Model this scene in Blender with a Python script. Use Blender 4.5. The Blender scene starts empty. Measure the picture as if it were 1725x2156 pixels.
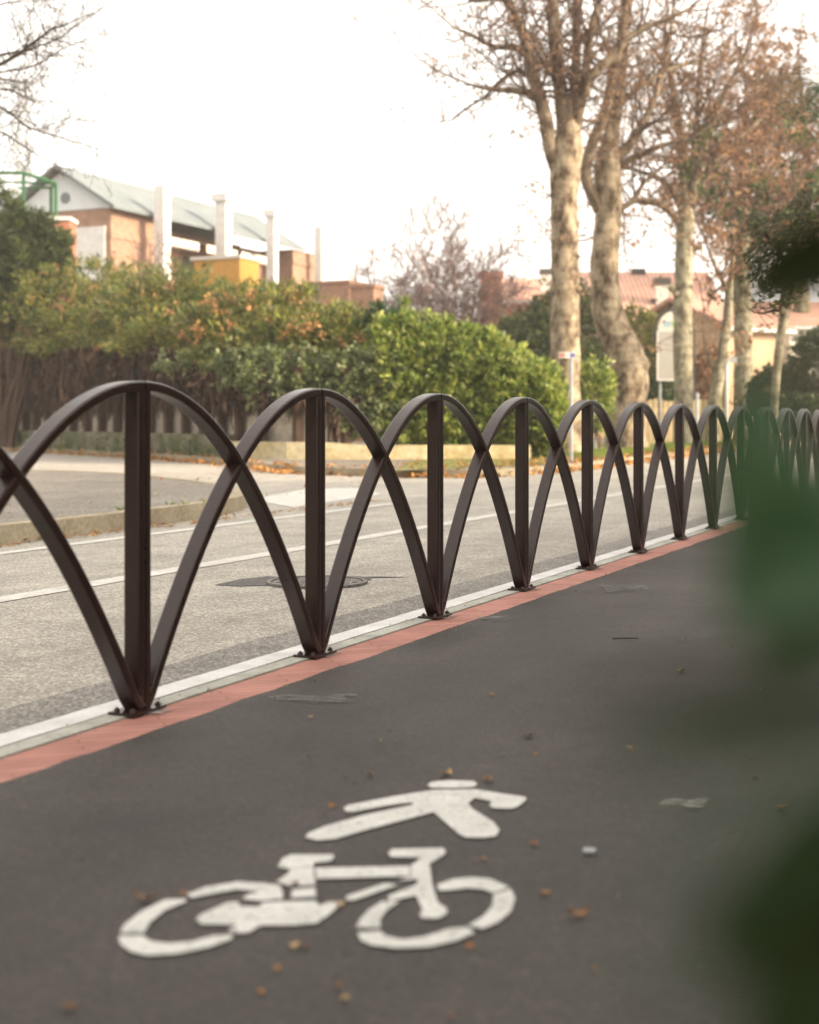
import bpy, math, random
from mathutils import Vector, Matrix, noise
R = math.radians
rng = random.Random(7)
scene = bpy.context.scene
col = scene.collection

# ------------------------------------------------------------------ camera model
FPX, CX, HY = 2994.4, 862.5, 883.0          # survey scale: photo measured at 1725 x 2156
HC = 0.9277                                  # eye height
def at(u, v, Y): return Vector(((u - CX) / FPX * Y, Y, HC - (v - HY) / FPX * Y))
def gp(u, v, z=0.0):
    Y = FPX * (HC - z) / (v - HY)
    return Vector(((u - CX) / FPX * Y, Y, z))
TH = R(24.45)
T = Vector((math.sin(TH), math.cos(TH), 0)); N = Vector((math.cos(TH), -math.sin(TH), 0))
O = Vector((-0.865, 4.524, 0))
def F(t, n, z=0.0): return O + T * t + N * n + Vector((0, 0, z))

# ------------------------------------------------------------------ node helpers
def new_mat(name):
    m = bpy.data.materials.new(name); m.use_nodes = True
    nt = m.node_tree; nt.nodes.clear()
    out = nt.nodes.new('ShaderNodeOutputMaterial'); b = nt.nodes.new('ShaderNodeBsdfPrincipled')
    nt.links.new(b.outputs[0], out.inputs[0])
    return m, nt, b, out
def ramp(nt, stops):
    r = nt.nodes.new('ShaderNodeValToRGB')
    el = r.color_ramp.elements
    while len(el) < len(stops): el.new(0.5)
    for e, (p, c) in zip(el, stops):
        e.position = p; e.color = (c[0], c[1], c[2], 1)
    return r
def noise_node(nt, scale, detail=4, rough=0.55, vec=None):
    n = nt.nodes.new('ShaderNodeTexNoise'); n.inputs['Scale'].default_value = scale
    n.inputs['Detail'].default_value = detail; n.inputs['Roughness'].default_value = rough
    if vec: nt.links.new(vec, n.inputs['Vector'])
    return n
def obj_coord(nt, scale=None):
    tc = nt.nodes.new('ShaderNodeTexCoord')
    if scale is None: return tc.outputs['Object']
    mp = nt.nodes.new('ShaderNodeMapping'); mp.inputs['Scale'].default_value = scale
    nt.links.new(tc.outputs['Object'], mp.inputs['Vector']); return mp.outputs['Vector']
def mixc(nt, fac, a, b, mode='MIX'):
    m = nt.nodes.new('ShaderNodeMix'); m.data_type = 'RGBA'; m.blend_type = mode
    for s, v in ((m.inputs[0], fac), (m.inputs[6], a), (m.inputs[7], b)):
        if hasattr(v, 'is_linked'): nt.links.new(v, s)
        elif isinstance(v, (int, float)): s.default_value = v
        else: s.default_value = (v[0], v[1], v[2], 1)
    return m.outputs[2]
def bump(nt, b, h, strength, dist=0.01):
    bp = nt.nodes.new('ShaderNodeBump'); bp.inputs['Strength'].default_value = strength
    bp.inputs['Distance'].default_value = dist
    nt.links.new(h, bp.inputs['Height']); nt.links.new(bp.outputs[0], b.inputs['Normal'])
def mottled(name, c1, c2, scale=3.0, rough=0.8, fine=None, bstr=0.0, c3=None, detail=5, stretch=None, spec=0.3):
    m, nt, b, out = new_mat(name)
    v = obj_coord(nt, stretch)
    n = noise_node(nt, scale, detail, 0.6, v)
    st = [(0.32, c1), (0.68, c2)] if c3 is None else [(0.28, c1), (0.5, c2), (0.72, c3)]
    r = ramp(nt, st); nt.links.new(n.outputs[0], r.inputs[0])
    c = r.outputs[0]
    if fine:
        n2 = noise_node(nt, fine[0], 2, 0.6, v)
        r2 = ramp(nt, [(0.3, (1 - fine[1],) * 3), (0.7, (1 + fine[1],) * 3)])
        nt.links.new(n2.outputs[0], r2.inputs[0])
        c = mixc(nt, 1.0, c, r2.outputs[0], 'MULTIPLY')
        if bstr: bump(nt, b, n2.outputs[0], bstr)
    elif bstr: bump(nt, b, n.outputs[0], bstr)
    nt.links.new(c, b.inputs['Base Color'])
    b.inputs['Roughness'].default_value = rough
    b.inputs['Specular IOR Level'].default_value = spec
    return m
def leafy(name, cols, rough=0.45, trans=0.3, spec=0.4):
    m, nt, b, out = new_mat(name)
    g = nt.nodes.new('ShaderNodeNewGeometry')
    k = len(cols)
    r = ramp(nt, [(i / max(1, k - 1), c) for i, c in enumerate(cols)])
    nt.links.new(g.outputs['Random Per Island'], r.inputs[0])
    nv = noise_node(nt, 1.3, 4, 0.6, obj_coord(nt)); rv = ramp(nt, [(0.32, (0.55, 0.58, 0.6)), (0.5, (1, 1, 1)), (0.68, (1.45, 1.38, 1.2))])   # young and old growth
    nt.links.new(nv.outputs[0], rv.inputs[0]); lc = mixc(nt, 1.0, r.outputs[0], rv.outputs[0], 'MULTIPLY')
    nt.links.new(lc, b.inputs['Base Color'])
    b.inputs['Roughness'].default_value = rough
    b.inputs['Specular IOR Level'].default_value = spec
    if trans:
        t = nt.nodes.new('ShaderNodeBsdfTranslucent'); nt.links.new(lc, t.inputs[0])
        mx = nt.nodes.new('ShaderNodeMixShader'); mx.inputs[0].default_value = trans
        nt.links.new(b.outputs[0], mx.inputs[1]); nt.links.new(t.outputs[0], mx.inputs[2])
        nt.links.new(mx.outputs[0], out.inputs[0])
    return m

# ------------------------------------------------------------------ mesh builder
class MB:
    def __init__(s): s.v = []; s.f = []
    def add(s, vs, fs):
        k = len(s.v); s.v.extend(vs); s.f.extend([tuple(i + k for i in f) for f in fs])
    def box(s, x0, x1, y0, y1, z0, z1, fr=None):
        """fr maps local (a,b,c) to world"""
        fr = fr or (lambda a, b, c: Vector((a, b, c)))
        vs = [fr(a, b, c) for c in (z0, z1) for b in (y0, y1) for a in (x0, x1)]
        s.add(vs, [(0, 2, 3, 1), (4, 5, 7, 6), (0, 1, 5, 4), (2, 6, 7, 3), (0, 4, 6, 2), (1, 3, 7, 5)])
    def prism(s, poly, z0, z1):
        """extrude list of xy"""
        n = len(poly)
        a = sum(poly[i][0] * poly[(i + 1) % n][1] - poly[(i + 1) % n][0] * poly[i][1] for i in range(n))
        if a < 0: poly = poly[::-1]
        vs = [Vector((p[0], p[1], z0)) for p in poly] + [Vector((p[0], p[1], z1)) for p in poly]
        s.add(vs, [tuple(range(n - 1, -1, -1)), tuple(range(n, 2 * n))] +
              [(i, (i + 1) % n, n + (i + 1) % n, n + i) for i in range(n)])
    def quad(s, a, b, c, d): s.add([a, b, c, d], [(0, 1, 2, 3)])
    def tube(s, pts, rad, sides=5, cap=True):
        n = len(pts); ring = []; prev = None
        for i in range(n):
            d = (pts[min(i + 1, n - 1)] - pts[max(i - 1, 0)])
            if d.length < 1e-9: d = Vector((0, 0, 1))
            d.normalize()
            if prev is None:
                x = d.orthogonal().normalized()
            else:
                x = prev - d * prev.dot(d)
                x = x.normalized() if x.length > 1e-6 else d.orthogonal().normalized()
            prev = x; y = d.cross(x); r = rad[i]
            ring += [pts[i] + (x * math.cos(2 * math.pi * k / sides) + y * math.sin(2 * math.pi * k / sides)) * r for k in range(sides)]
        fs = [(i * sides + k, i * sides + (k + 1) % sides, (i + 1) * sides + (k + 1) % sides, (i + 1) * sides + k)
              for i in range(n - 1) for k in range(sides)]
        if cap: fs += [tuple(range(sides - 1, -1, -1)), tuple(range((n - 1) * sides, n * sides))]
        s.add(ring, fs)
    def leaf(s, p, d, up, L, W):
        side = d.cross(up)
        if side.length < 1e-5: side = d.orthogonal()
        side.normalize(); nn = side.cross(d)
        m = p + d * (L * 0.45)
        s.add([p, m + side * (W / 2) + nn * (W * 0.12), p + d * L - nn * (L * 0.08), m - side * (W / 2) + nn * (W * 0.12)], [(0, 1, 2, 3)])
    def build(s, name, m, parent=None, smooth=False, loc=None):
        me = bpy.data.meshes.new(name)
        off = None
        if loc is not None: off = Vector(loc)
        elif parent is not None: off = Vector(parent.location)
        vs = [v - off for v in s.v] if off is not None else s.v
        me.from_pydata([tuple(v) for v in vs], [], s.f); me.update()
        if m: me.materials.append(m)
        if smooth:
            me.polygons.foreach_set('use_smooth', [True] * len(me.polygons))
        o = bpy.data.objects.new(name, me); col.objects.link(o)
        if parent is not None: o.parent = parent      # parent is unrotated: local = world - parent origin
        elif off is not None: o.location = off
        return o
def link_sub(o, part):
    """hang o (built in world coords relative to thing) under a part of that thing"""
    o.parent = part
def tag(o, label=None, cat=None, group=None, kind=None):
    if label: o['label'] = label
    if cat: o['category'] = cat
    if group: o['group'] = group
    if kind: o['kind'] = kind
    return o
def thing(name, label, cat, loc, group=None):
    o = bpy.data.objects.new(name, None); col.objects.link(o); o.location = loc
    o.empty_display_size = 0.2
    return tag(o, label, cat, group)
def struct(name, mb, m): return tag(mb.build(name, m), kind='structure')
def rvec(r=rng):
    while True:
        v = Vector((r.uniform(-1, 1), r.uniform(-1, 1), r.uniform(-1, 1)))
        if 0.02 < v.length < 1: return v.normalized()

# ------------------------------------------------------------------ materials
def asphalt(name, dark, light, worn, sc_big, coarse, rough=0.85, bs=0.5, grain=0.55, tracks=0.0):
    m, nt, b, out = new_mat(name)
    v = obj_coord(nt)
    n1 = noise_node(nt, sc_big, 6, 0.6, v); r1 = ramp(nt, [(0.3, dark), (0.55, light), (0.8, worn)])
    nt.links.new(n1.outputs[0], r1.inputs[0])
    vo = nt.nodes.new('ShaderNodeTexVoronoi'); vo.inputs['Scale'].default_value = coarse
    nt.links.new(v, vo.inputs['Vector'])
    sep = nt.nodes.new('ShaderNodeSeparateColor'); nt.links.new(vo.outputs['Color'], sep.inputs[0])
    r2 = ramp(nt, [(0.0, (1 - grain,) * 3), (0.6, (0.96,) * 3), (1.0, (1 + 1.6 * grain,) * 3)]); nt.links.new(sep.outputs[0], r2.inputs[0])
    c = mixc(nt, 1.0, r1.outputs[0], r2.outputs[0], 'MULTIPLY')
    n3 = noise_node(nt, 2.2, 5, 0.7, v); r3 = ramp(nt, [(0.35, (0.84,) * 3), (0.65, (1.12,) * 3)]); nt.links.new(n3.outputs[0], r3.inputs[0])
    c = mixc(nt, 1.0, c, r3.outputs[0], 'MULTIPLY')
    if tracks:
        m1 = nt.nodes.new('ShaderNodeMapping'); m1.inputs['Rotation'].default_value = (0, 0, -R(65.55)); nt.links.new(v, m1.inputs['Vector'])
        m2 = nt.nodes.new('ShaderNodeMapping'); m2.inputs['Scale'].default_value = (0.12, 1.5, 1); nt.links.new(m1.outputs[0], m2.inputs['Vector'])
        n4 = noise_node(nt, 1.3, 4, 0.6, m2.outputs[0]); r4 = ramp(nt, [(0.3, (1 - tracks,) * 3), (0.7, (1 + tracks * .8,) * 3)]); nt.links.new(n4.outputs[0], r4.inputs[0])
        c = mixc(nt, 1.0, c, r4.outputs[0], 'MULTIPLY')
    nt.links.new(c, b.inputs['Base Color']); b.inputs['Roughness'].default_value = rough
    b.inputs['Specular IOR Level'].default_value = 0.35
    bump(nt, b, vo.outputs['Distance'], bs, 0.004)
    return m
M = {}
M['road'] = asphalt('road_asphalt', (0.28, 0.258, 0.220), (0.335, 0.309, 0.266), (0.38, 0.353, 0.306), 0.35, 110, grain=0.40, tracks=0.16)
M['road_dark'] = asphalt('road_edge_asphalt', (0.175, 0.163, 0.147), (0.215, 0.201, 0.18), (0.26, 0.242, 0.216), 0.8, 120)
M['street'] = asphalt('street_asphalt', (0.27, 0.245, 0.21), (0.33, 0.30, 0.26), (0.37, 0.34, 0.30), 0.3, 90)
M['path'] = asphalt('path_asphalt', (0.028, 0.0220, 0.0192), (0.046, 0.0372, 0.0328), (0.075, 0.0615, 0.0545), 0.7, 150, 0.66, 0.6, 0.36, 0.24)
M['pave'] = asphalt('pavement_asphalt', (0.15, 0.13, 0.108), (0.20, 0.178, 0.148), (0.25, 0.225, 0.19), 0.7, 90)
M['patch'] = asphalt('patch_asphalt', (0.075, 0.072, 0.068), (0.095, 0.091, 0.086), (0.16, 0.152, 0.14), 3.0, 150)
M['paint'] = mottled('road_paint', (0.50, 0.49, 0.475), (0.66, 0.65, 0.63), 5.0, 0.6, (90, 0.10))
M['worn_paint'] = mottled('worn_paint', (0.40, 0.385, 0.35), (0.56, 0.545, 0.50), 6.0, 0.7, (60, 0.18))
M['symbol'] = mottled('symbol_paint', (0.46, 0.455, 0.425), (0.60, 0.595, 0.56), 9.0, 0.6, (110, 0.10))
_m = M['symbol']; _nt = _m.node_tree; _b = _nt.nodes['Principled BSDF']; _o = _nt.nodes['Material Output']
_v = obj_coord(_nt); _n = noise_node(_nt, 55, 6, 0.75, _v); _r = ramp(_nt, [(0.34, (0.25,) * 3), (0.44, (1,) * 3)]); _nt.links.new(_n.outputs[0], _r.inputs[0])
_t = _nt.nodes.new('ShaderNodeBsdfTransparent'); _x = _nt.nodes.new('ShaderNodeMixShader')
_nt.links.new(_r.outputs[0], _x.inputs[0]); _nt.links.new(_t.outputs[0], _x.inputs[1]); _nt.links.new(_b.outputs[0], _x.inputs[2]); _nt.links.new(_x.outputs[0], _o.inputs[0])
M['kerb'] = mottled('concrete_kerb', (0.26, 0.26, 0.225), (0.42, 0.42, 0.37), 5.0, 0.85, (45, 0.14), 0.2)
M['oldkerb'] = mottled('old_kerb', (0.22, 0.18, 0.115), (0.34, 0.29, 0.205), 2.5, 0.9, (25, 0.2), 0.3)
M['concrete'] = mottled('concrete', (0.30, 0.29, 0.25), (0.45, 0.43, 0.38), 1.5, 0.9, (20, 0.15), 0.2)
M['moss_wall'] = mottled('mossy_wall', (0.030, 0.045, 0.012), (0.085, 0.085, 0.045), 2.6, 0.95, (14, 0.35), 0.4, (0.22, 0.19, 0.14))
M['cream_wall'] = mottled('cream_wall', (0.30, 0.235, 0.10), (0.44, 0.37, 0.22), 1.7, 0.9, (9, 0.2), 0.2, (0.52, 0.46, 0.33))
M['plaster'] = mottled('old_plaster', (0.20, 0.175, 0.14), (0.40, 0.355, 0.295), 1.2, 0.95, (6, 0.25), 0.1)
M['earth'] = mottled('earth', (0.10, 0.085, 0.05), (0.17, 0.14, 0.085), 0.8, 0.95, (8, 0.3), 0.3)
M['verge'] = mottled('verge', (0.16, 0.125, 0.055), (0.12, 0.15, 0.035), 0.7, 0.95, (12, 0.3), 0.4, (0.24, 0.17, 0.08))
def bark(name, c1, c2, c3, sc=5.0):
    m, nt, b, out = new_mat(name)
    v = obj_coord(nt, (1, 1, 0.6)); n = noise_node(nt, sc, 6, 0.65, v)
    r = ramp(nt, [(0.36, c1), (0.46, c2), (0.60, c3)]); nt.links.new(n.outputs[0], r.inputs[0])
    vb = obj_coord(nt, (0.8, 0.8, 5)); n2 = noise_node(nt, 2.0, 5, 0.6, vb)
    r2 = ramp(nt, [(0.3, (0.7,) * 3), (0.65, (1.15,) * 3)]); nt.links.new(n2.outputs[0], r2.inputs[0])
    nt.links.new(mixc(nt, 1.0, r.outputs[0], r2.outputs[0], 'MULTIPLY'), b.inputs['Base Color'])
    b.inputs['Roughness'].default_value = 0.9; b.inputs['Specular IOR Level'].default_value = 0.2
    bump(nt, b, n.outputs[0], 0.5, 0.03)
    return m
M['bark'] = bark('plane_bark', (0.055, 0.036, 0.022), (0.175, 0.13, 0.086), (0.36, 0.29, 0.20), 3.8)
M['bark_far'] = bark('grey_bark', (0.09, 0.075, 0.05), (0.19, 0.165, 0.11), (0.33, 0.30, 0.21))
M['limb'] = bark('limb_bark', (0.055, 0.036, 0.024), (0.125, 0.09, 0.060), (0.25, 0.195, 0.137))
M['twig'] = mottled('twig', (0.085, 0.052, 0.038), (0.14, 0.088, 0.062), 2.0, 0.9)
M['twig_dark'] = mottled('dark_twig', (0.035, 0.026, 0.020), (0.07, 0.05, 0.038), 2.0, 0.9)
M['twig_purple'] = mottled('purple_twig', (0.15, 0.095, 0.085), (0.22, 0.15, 0.13), 2.0, 0.9)
M['dry_leaf'] = leafy('dry_leaf', [(0.14, 0.075, 0.045), (0.24, 0.135, 0.08), (0.31, 0.19, 0.115), (0.36, 0.19, 0.085), (0.20, 0.115, 0.07)], 0.7, 0.35, 0.2)
M['litter'] = leafy('leaf_litter', [(0.24, 0.105, 0.03), (0.42, 0.22, 0.075), (0.34, 0.16, 0.05), (0.48, 0.28, 0.11)], 0.8, 0.15, 0.2)
M['path_leaf'] = leafy('path_leaf', [(0.30, 0.16, 0.05), (0.40, 0.24, 0.09)], 0.7, 0.15, 0.2)
M['oleander'] = leafy('oleander_leaf', [(0.055, 0.085, 0.020), (0.11, 0.145, 0.032), (0.075, 0.11, 0.032), (0.28, 0.27, 0.055), (0.16, 0.185, 0.055), (0.34, 0.27, 0.08)], 0.42, 0.3)
M['ivy'] = leafy('ivy_leaf', [(0.06, 0.095, 0.03), (0.12, 0.15, 0.055), (0.20, 0.215, 0.095), (0.09, 0.12, 0.042)], 0.4, 0.25)
M['laurel'] = leafy('laurel_leaf', [(0.065, 0.125, 0.02), (0.15, 0.215, 0.035), (0.27, 0.32, 0.06), (0.38, 0.39, 0.12), (0.085, 0.15, 0.025)], 0.38, 0.4)
M['darkgreen'] = leafy('dark_leaf', [(0.022, 0.05, 0.018), (0.035, 0.075, 0.022), (0.05, 0.09, 0.025)], 0.45, 0.25)
M['conifer'] = leafy('conifer_leaf', [(0.03, 0.052, 0.020), (0.06, 0.088, 0.026), (0.11, 0.125, 0.034), (0.045, 0.07, 0.024)], 0.5, 0.25)
M['topiary'] = leafy('topiary_leaf', [(0.03, 0.05, 0.02), (0.05, 0.075, 0.028), (0.075, 0.10, 0.035)], 0.5, 0.2)
M['yellowgreen'] = leafy('yellow_leaf', [(0.10, 0.12, 0.025), (0.17, 0.16, 0.035), (0.07, 0.095, 0.022)], 0.5, 0.3)
M['grass'] = leafy('grass_blade', [(0.10, 0.17, 0.022), (0.17, 0.24, 0.035), (0.26, 0.27, 0.06)], 0.6, 0.3)
M['seed'] = leafy('seed_head', [(0.36, 0.19, 0.07), (0.48, 0.28, 0.12), (0.42, 0.23, 0.11), (0.30, 0.17, 0.075)], 0.8, 0.3, 0.2)
M['vine'] = leafy('dead_vine', [(0.024, 0.015, 0.012), (0.060, 0.038, 0.030), (0.038, 0.024, 0.019), (0.15, 0.095, 0.066), (0.075, 0.048, 0.038)], 0.95, 0.0, 0.1)
def brown_metal():
    m, nt, b, out = new_mat('bronze_paint')
    v = obj_coord(nt); n = noise_node(nt, 14, 4, 0.6, v)
    r = ramp(nt, [(0.35, (0.020, 0.0078, 0.0058)), (0.7, (0.030, 0.0118, 0.0090))]); nt.links.new(n.outputs[0], r.inputs[0])
    nt.links.new(r.outputs[0], b.inputs['Base Color'])
    rr = ramp(nt, [(0.3, (0.27,) * 3), (0.7, (0.36,) * 3)]); nt.links.new(n.outputs[0], rr.inputs[0])
    nt.links.new(rr.outputs[0], b.inputs['Roughness'])
    n2 = noise_node(nt, 420, 2, 0.6, v); bump(nt, b, n2.outputs[0], 0.03, 0.001)
    b.inputs['Specular IOR Level'].default_value = 0.5
    return m
M['bronze'] = brown_metal()
def plain(name, c, rough=0.6, metal=0.0, var=0.12, sc=4.0):
    m = mottled(name, [x * (1 - var) for x in c], [min(1, x * (1 + var)) for x in c], sc, rough)
    if metal: m.node_tree.nodes['Principled BSDF'].inputs['Metallic'].default_value = metal
    return m
M['steel'] = plain('galvanised_steel', (0.35, 0.37, 0.38), 0.5, 0.4)
M['bolt'] = plain('bolt_steel', (0.09, 0.075, 0.065), 0.5, 0.5)
M['iron'] = mottled('cast_iron', (0.10, 0.095, 0.09), (0.19, 0.18, 0.165), 8, 0.7, (60, 0.3), 0.4)
M['greenpaint'] = plain('green_paint', (0.035, 0.12, 0.05), 0.5)
M['white'] = plain('white_paint', (0.62, 0.60, 0.57), 0.7)
M['awning'] = plain('awning_cloth', (0.60, 0.57, 0.51), 0.8)
M['yellow'] = plain('yellow_plaster', (0.46, 0.245, 0.06), 0.8)
M['roofgrey'] = mottled('grey_sheet_roof', (0.145, 0.166, 0.174), (0.19, 0.21, 0.217), 1.0, 0.9, spec=0.1)
M['gablegrey'] = mottled('grey_gable', (0.54, 0.57, 0.58), (0.62, 0.65, 0.66), 1.0, 0.7)
M['dark'] = plain('dark_opening', (0.05, 0.045, 0.042), 0.4)
M['glass'] = plain('window_glass', (0.04, 0.045, 0.05), 0.1)
M['peach'] = mottled('peach_plaster', (0.46, 0.31, 0.19), (0.54, 0.38, 0.245), 0.7, 0.85)
M['palewall'] = mottled('pale_plaster', (0.50, 0.48, 0.42), (0.62, 0.59, 0.53), 0.8, 0.85)
M['redwall'] = mottled('red_wall', (0.34, 0.13, 0.08), (0.43, 0.18, 0.115), 0.9, 0.85)
M['board'] = plain('board_panel', (0.37, 0.345, 0.31), 0.7, 0, 0.05)
M['blue'] = plain('sign_blue', (0.13, 0.14, 0.32), 0.5)
M['signred'] = plain('sign_red', (0.36, 0.16, 0.14), 0.5)
M['limegreen'] = plain('sign_green', (0.20, 0.50, 0.12), 0.5)
M['skyblue'] = plain('sign_sky_blue', (0.20, 0.40, 0.55), 0.5)
M['picket'] = plain('picket_paint', (0.50, 0.39, 0.23), 0.8, 0, 0.2, 2.0)
M['yellowsign'] = plain('yellow_sign', (0.65, 0.42, 0.06), 0.5)
def brick(name, c1, c2, mortar, scale, w=0.5, h=0.25, ms=0.02, rot=None, rough=0.85):
    m, nt, b, out = new_mat(name)
    tc = nt.nodes.new('ShaderNodeTexCoord'); mp = nt.nodes.new('ShaderNodeMapping')
    nt.links.new(tc.outputs['Object'], mp.inputs['Vector'])
    if rot: mp.inputs['Rotation'].default_value = rot
    br = nt.nodes.new('ShaderNodeTexBrick'); nt.links.new(mp.outputs[0], br.inputs['Vector'])
    br.inputs['Color1'].default_value = (*c1, 1); br.inputs['Color2'].default_value = (*c2, 1); br.inputs['Mortar'].default_value = (*mortar, 1)
    br.inputs['Scale'].default_value = scale; br.inputs['Mortar Size'].default_value = ms
    br.inputs['Brick Width'].default_value = w; br.inputs['Row Height'].default_value = h
    n = noise_node(nt, 4.0, 5, 0.6, tc.outputs['Object']); r = ramp(nt, [(0.3, (0.82,) * 3), (0.7, (1.15,) * 3)]); nt.links.new(n.outputs[0], r.inputs[0])
    nt.links.new(mixc(nt, 1.0, br.outputs[0], r.outputs[0], 'MULTIPLY'), b.inputs['Base Color'])
    b.inputs['Roughness'].default_value = rough; b.inputs['Specular IOR Level'].default_value = 0.25
    return m
M['brickwall'] = brick('brick_wall', (0.29, 0.155, 0.10), (0.34, 0.195, 0.13), (0.32, 0.23, 0.17), 1.0, 0.5, 0.14, 0.02, (R(90), 0, -TH))
M['paver'] = brick('red_paver', (0.36, 0.165, 0.13), (0.43, 0.21, 0.17), (0.25, 0.115, 0.095), 1.0, 0.55, 0.048, 0.0035, (0, 0, TH - R(45)))
def tiles(name, c1, c2, rot):
    m, nt, b, out = new_mat(name)
    tc = nt.nodes.new('ShaderNodeTexCoord'); mp = nt.nodes.new('ShaderNodeMapping'); mp.inputs['Rotation'].default_value = rot
    nt.links.new(tc.outputs['Object'], mp.inputs['Vector'])
    w = nt.nodes.new('ShaderNodeTexWave'); w.wave_type = 'BANDS'; w.bands_direction = 'X'; w.inputs['Scale'].default_value = 1.5
    w.inputs['Distortion'].default_value = 0.6; w.inputs['Detail'].default_value = 1
    nt.links.new(mp.outputs[0], w.inputs['Vector'])
    n = noise_node(nt, 1.2, 6, 0.7, tc.outputs['Object'])
    r = ramp(nt, [(0.3, c1), (0.7, c2)]); nt.links.new(n.outputs[0], r.inputs[0])
    r2 = ramp(nt, [(0.0, (0.68,) * 3), (0.6, (1.08,) * 3)]); nt.links.new(w.outputs[0], r2.inputs[0])
    nt.links.new(mixc(nt, 1.0, r.outputs[0], r2.outputs[0], 'MULTIPLY'), b.inputs['Base Color'])
    bump(nt, b, w.outputs[0], 0.6, 0.08); b.inputs['Roughness'].default_value = 0.85
    return m
M['tiles'] = tiles('terracotta_tiles', (0.42, 0.215, 0.15), (0.56, 0.335, 0.25), (0, 0, 0))

# ------------------------------------------------------------------ ground, roads, path
def strip(t0, t1, n0, n1, z, step=None):
    mb = MB(); k = 1 if step is None else max(1, int((t1 - t0) / step))
    for i in range(k):
        a, b = t0 + (t1 - t0) * i / k, t0 + (t1 - t0) * (i + 1) / k
        mb.quad(F(a, n1, z), F(b, n1, z), F(b, n0, z), F(a, n0, z))
    return mb
g = MB(); g.quad(Vector((-900, -60, -0.03)), Vector((900, -60, -0.03)), Vector((900, 1500, -0.03)), Vector((-900, 1500, -0.03)))
struct('ground', g, M['earth'])
struct('road', strip(-10, 200, -6.4, -0.056, -0.012), M['road'])
# old resurfaced band along the edge line with a wandering border
mb = MB(); prev = None
for i in range(0, 121):
    t = -6 + i * 0.25
    n = -0.43 + 0.05 * noise.noise(Vector((t * 0.7, 3.1, 0))) + 0.03 * noise.noise(Vector((t * 3, 9.1, 0)))
    cur = (F(t, -0.056, -0.008), F(t, n, -0.008))
    if prev: mb.quad(prev[0], cur[0], cur[1], prev[1])
    prev = cur
struct('road_edge', mb, M['road_dark'])
# side street running off to the left
mb = MB(); mb.add([F(9, -5, -0.017), F(19, -5, -0.017), F(40, -40, -0.017), F(60, -75, -0.017), F(45, -85, -0.017), F(14, -40, -0.017), F(9, -14, -0.017)], [(0, 1, 2, 3, 4, 5, 6)])
struct('side_street', mb, M['street'])
# cycle path
mb = MB(); prev = None
for i in range(0, 400):
    t = -8 + i * 0.1 if i < 250 else 17 + (i - 250) * 0.8
    n = 0.205 + (0.012 * noise.noise(Vector((t * 4.5, 0.3, 0))) + 0.008 * noise.noise(Vector((t * 14, 5.3, 0))))
    cur = (F(t, n, -0.002), F(t, 2.95, -0.002))
    if prev: mb.quad(prev[1], cur[1], cur[0], prev[0])
    prev = cur
struct('cycle_path', mb, M['path'])
mb = MB(); mb.box(-10, 140, -0.058, 0.018, -0.2, 0.0, lambda a, b, c: F(a, b, c))
struct('kerb_strip', mb, M['kerb'])
mb = MB(); mb.box(-10, 140, 0.020, 0.222, -0.2, -0.006, lambda a, b, c: F(a, b, c))
pv = struct('paver_strip', mb, M['paver'])
struct('roadside_verge', strip(-8, 140, 2.95, 14, -0.02), M['verge'])
# left pavement ending in a rounded corner
def smooth_poly(pts, k=4):
    out = []
    n = len(pts)
    for i in range(n - 1):
        p0, p1, p2, p3 = pts[max(i - 1, 0)], pts[i], pts[i + 1], pts[min(i + 2, n - 1)]
        for j in range(k):
            s = j / k
            out.append(tuple(0.5 * ((2 * b) + (-a + c) * s + (2 * a - 5 * b + 4 * c - d) * s * s + (-a + 3 * b - 3 * c + d) * s ** 3) for a, b, c, d in zip(p0, p1, p2, p3)))
    out.append(tuple(pts[-1])); return out
isl = [F(-6, -4.6)] + [F(t, n) for t, n in ((0, -4.56), (4.7, -4.52), (6.6, -4.6), (8.4, -4.85), (9.6, -5.35), (10.6, -6.1), (11.7, -7.2), (13.0, -8.9), (13.9, -10.4), (14.2, -12.2), (13.6, -15), (12, -20), (9.5, -30))]
isl = smooth_poly([(p.x, p.y) for p in isl])
def offset_in(pl, d):
    out = []
    for i, p in enumerate(pl):
        a, b = pl[max(i - 1, 0)], pl[min(i + 1, len(pl) - 1)]
        tx, ty = b[0] - a[0], b[1] - a[1]; L = math.hypot(tx, ty)
        out.append((p[0] - ty / L * d, p[1] + tx / L * d))
    return out
def kerb_run(pl, w, z0, z1):
    mb = MB(); inn = offset_in(pl, w)
    for i in range(len(pl) - 1):
        mb.prism([pl[i], pl[i + 1], inn[i + 1], inn[i]], z0, z1)
    return mb, inn
kb, inn = kerb_run(isl, 0.16, -0.1, 0.135)
struct('pavement_kerb', kb, M['oldkerb'])
mb = MB(); mb.prism([tuple(p) for p in inn] + [(-40, 20), (-40, 2)], -0.1, 0.128)
struct('pavement', mb, M['pave'])
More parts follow.
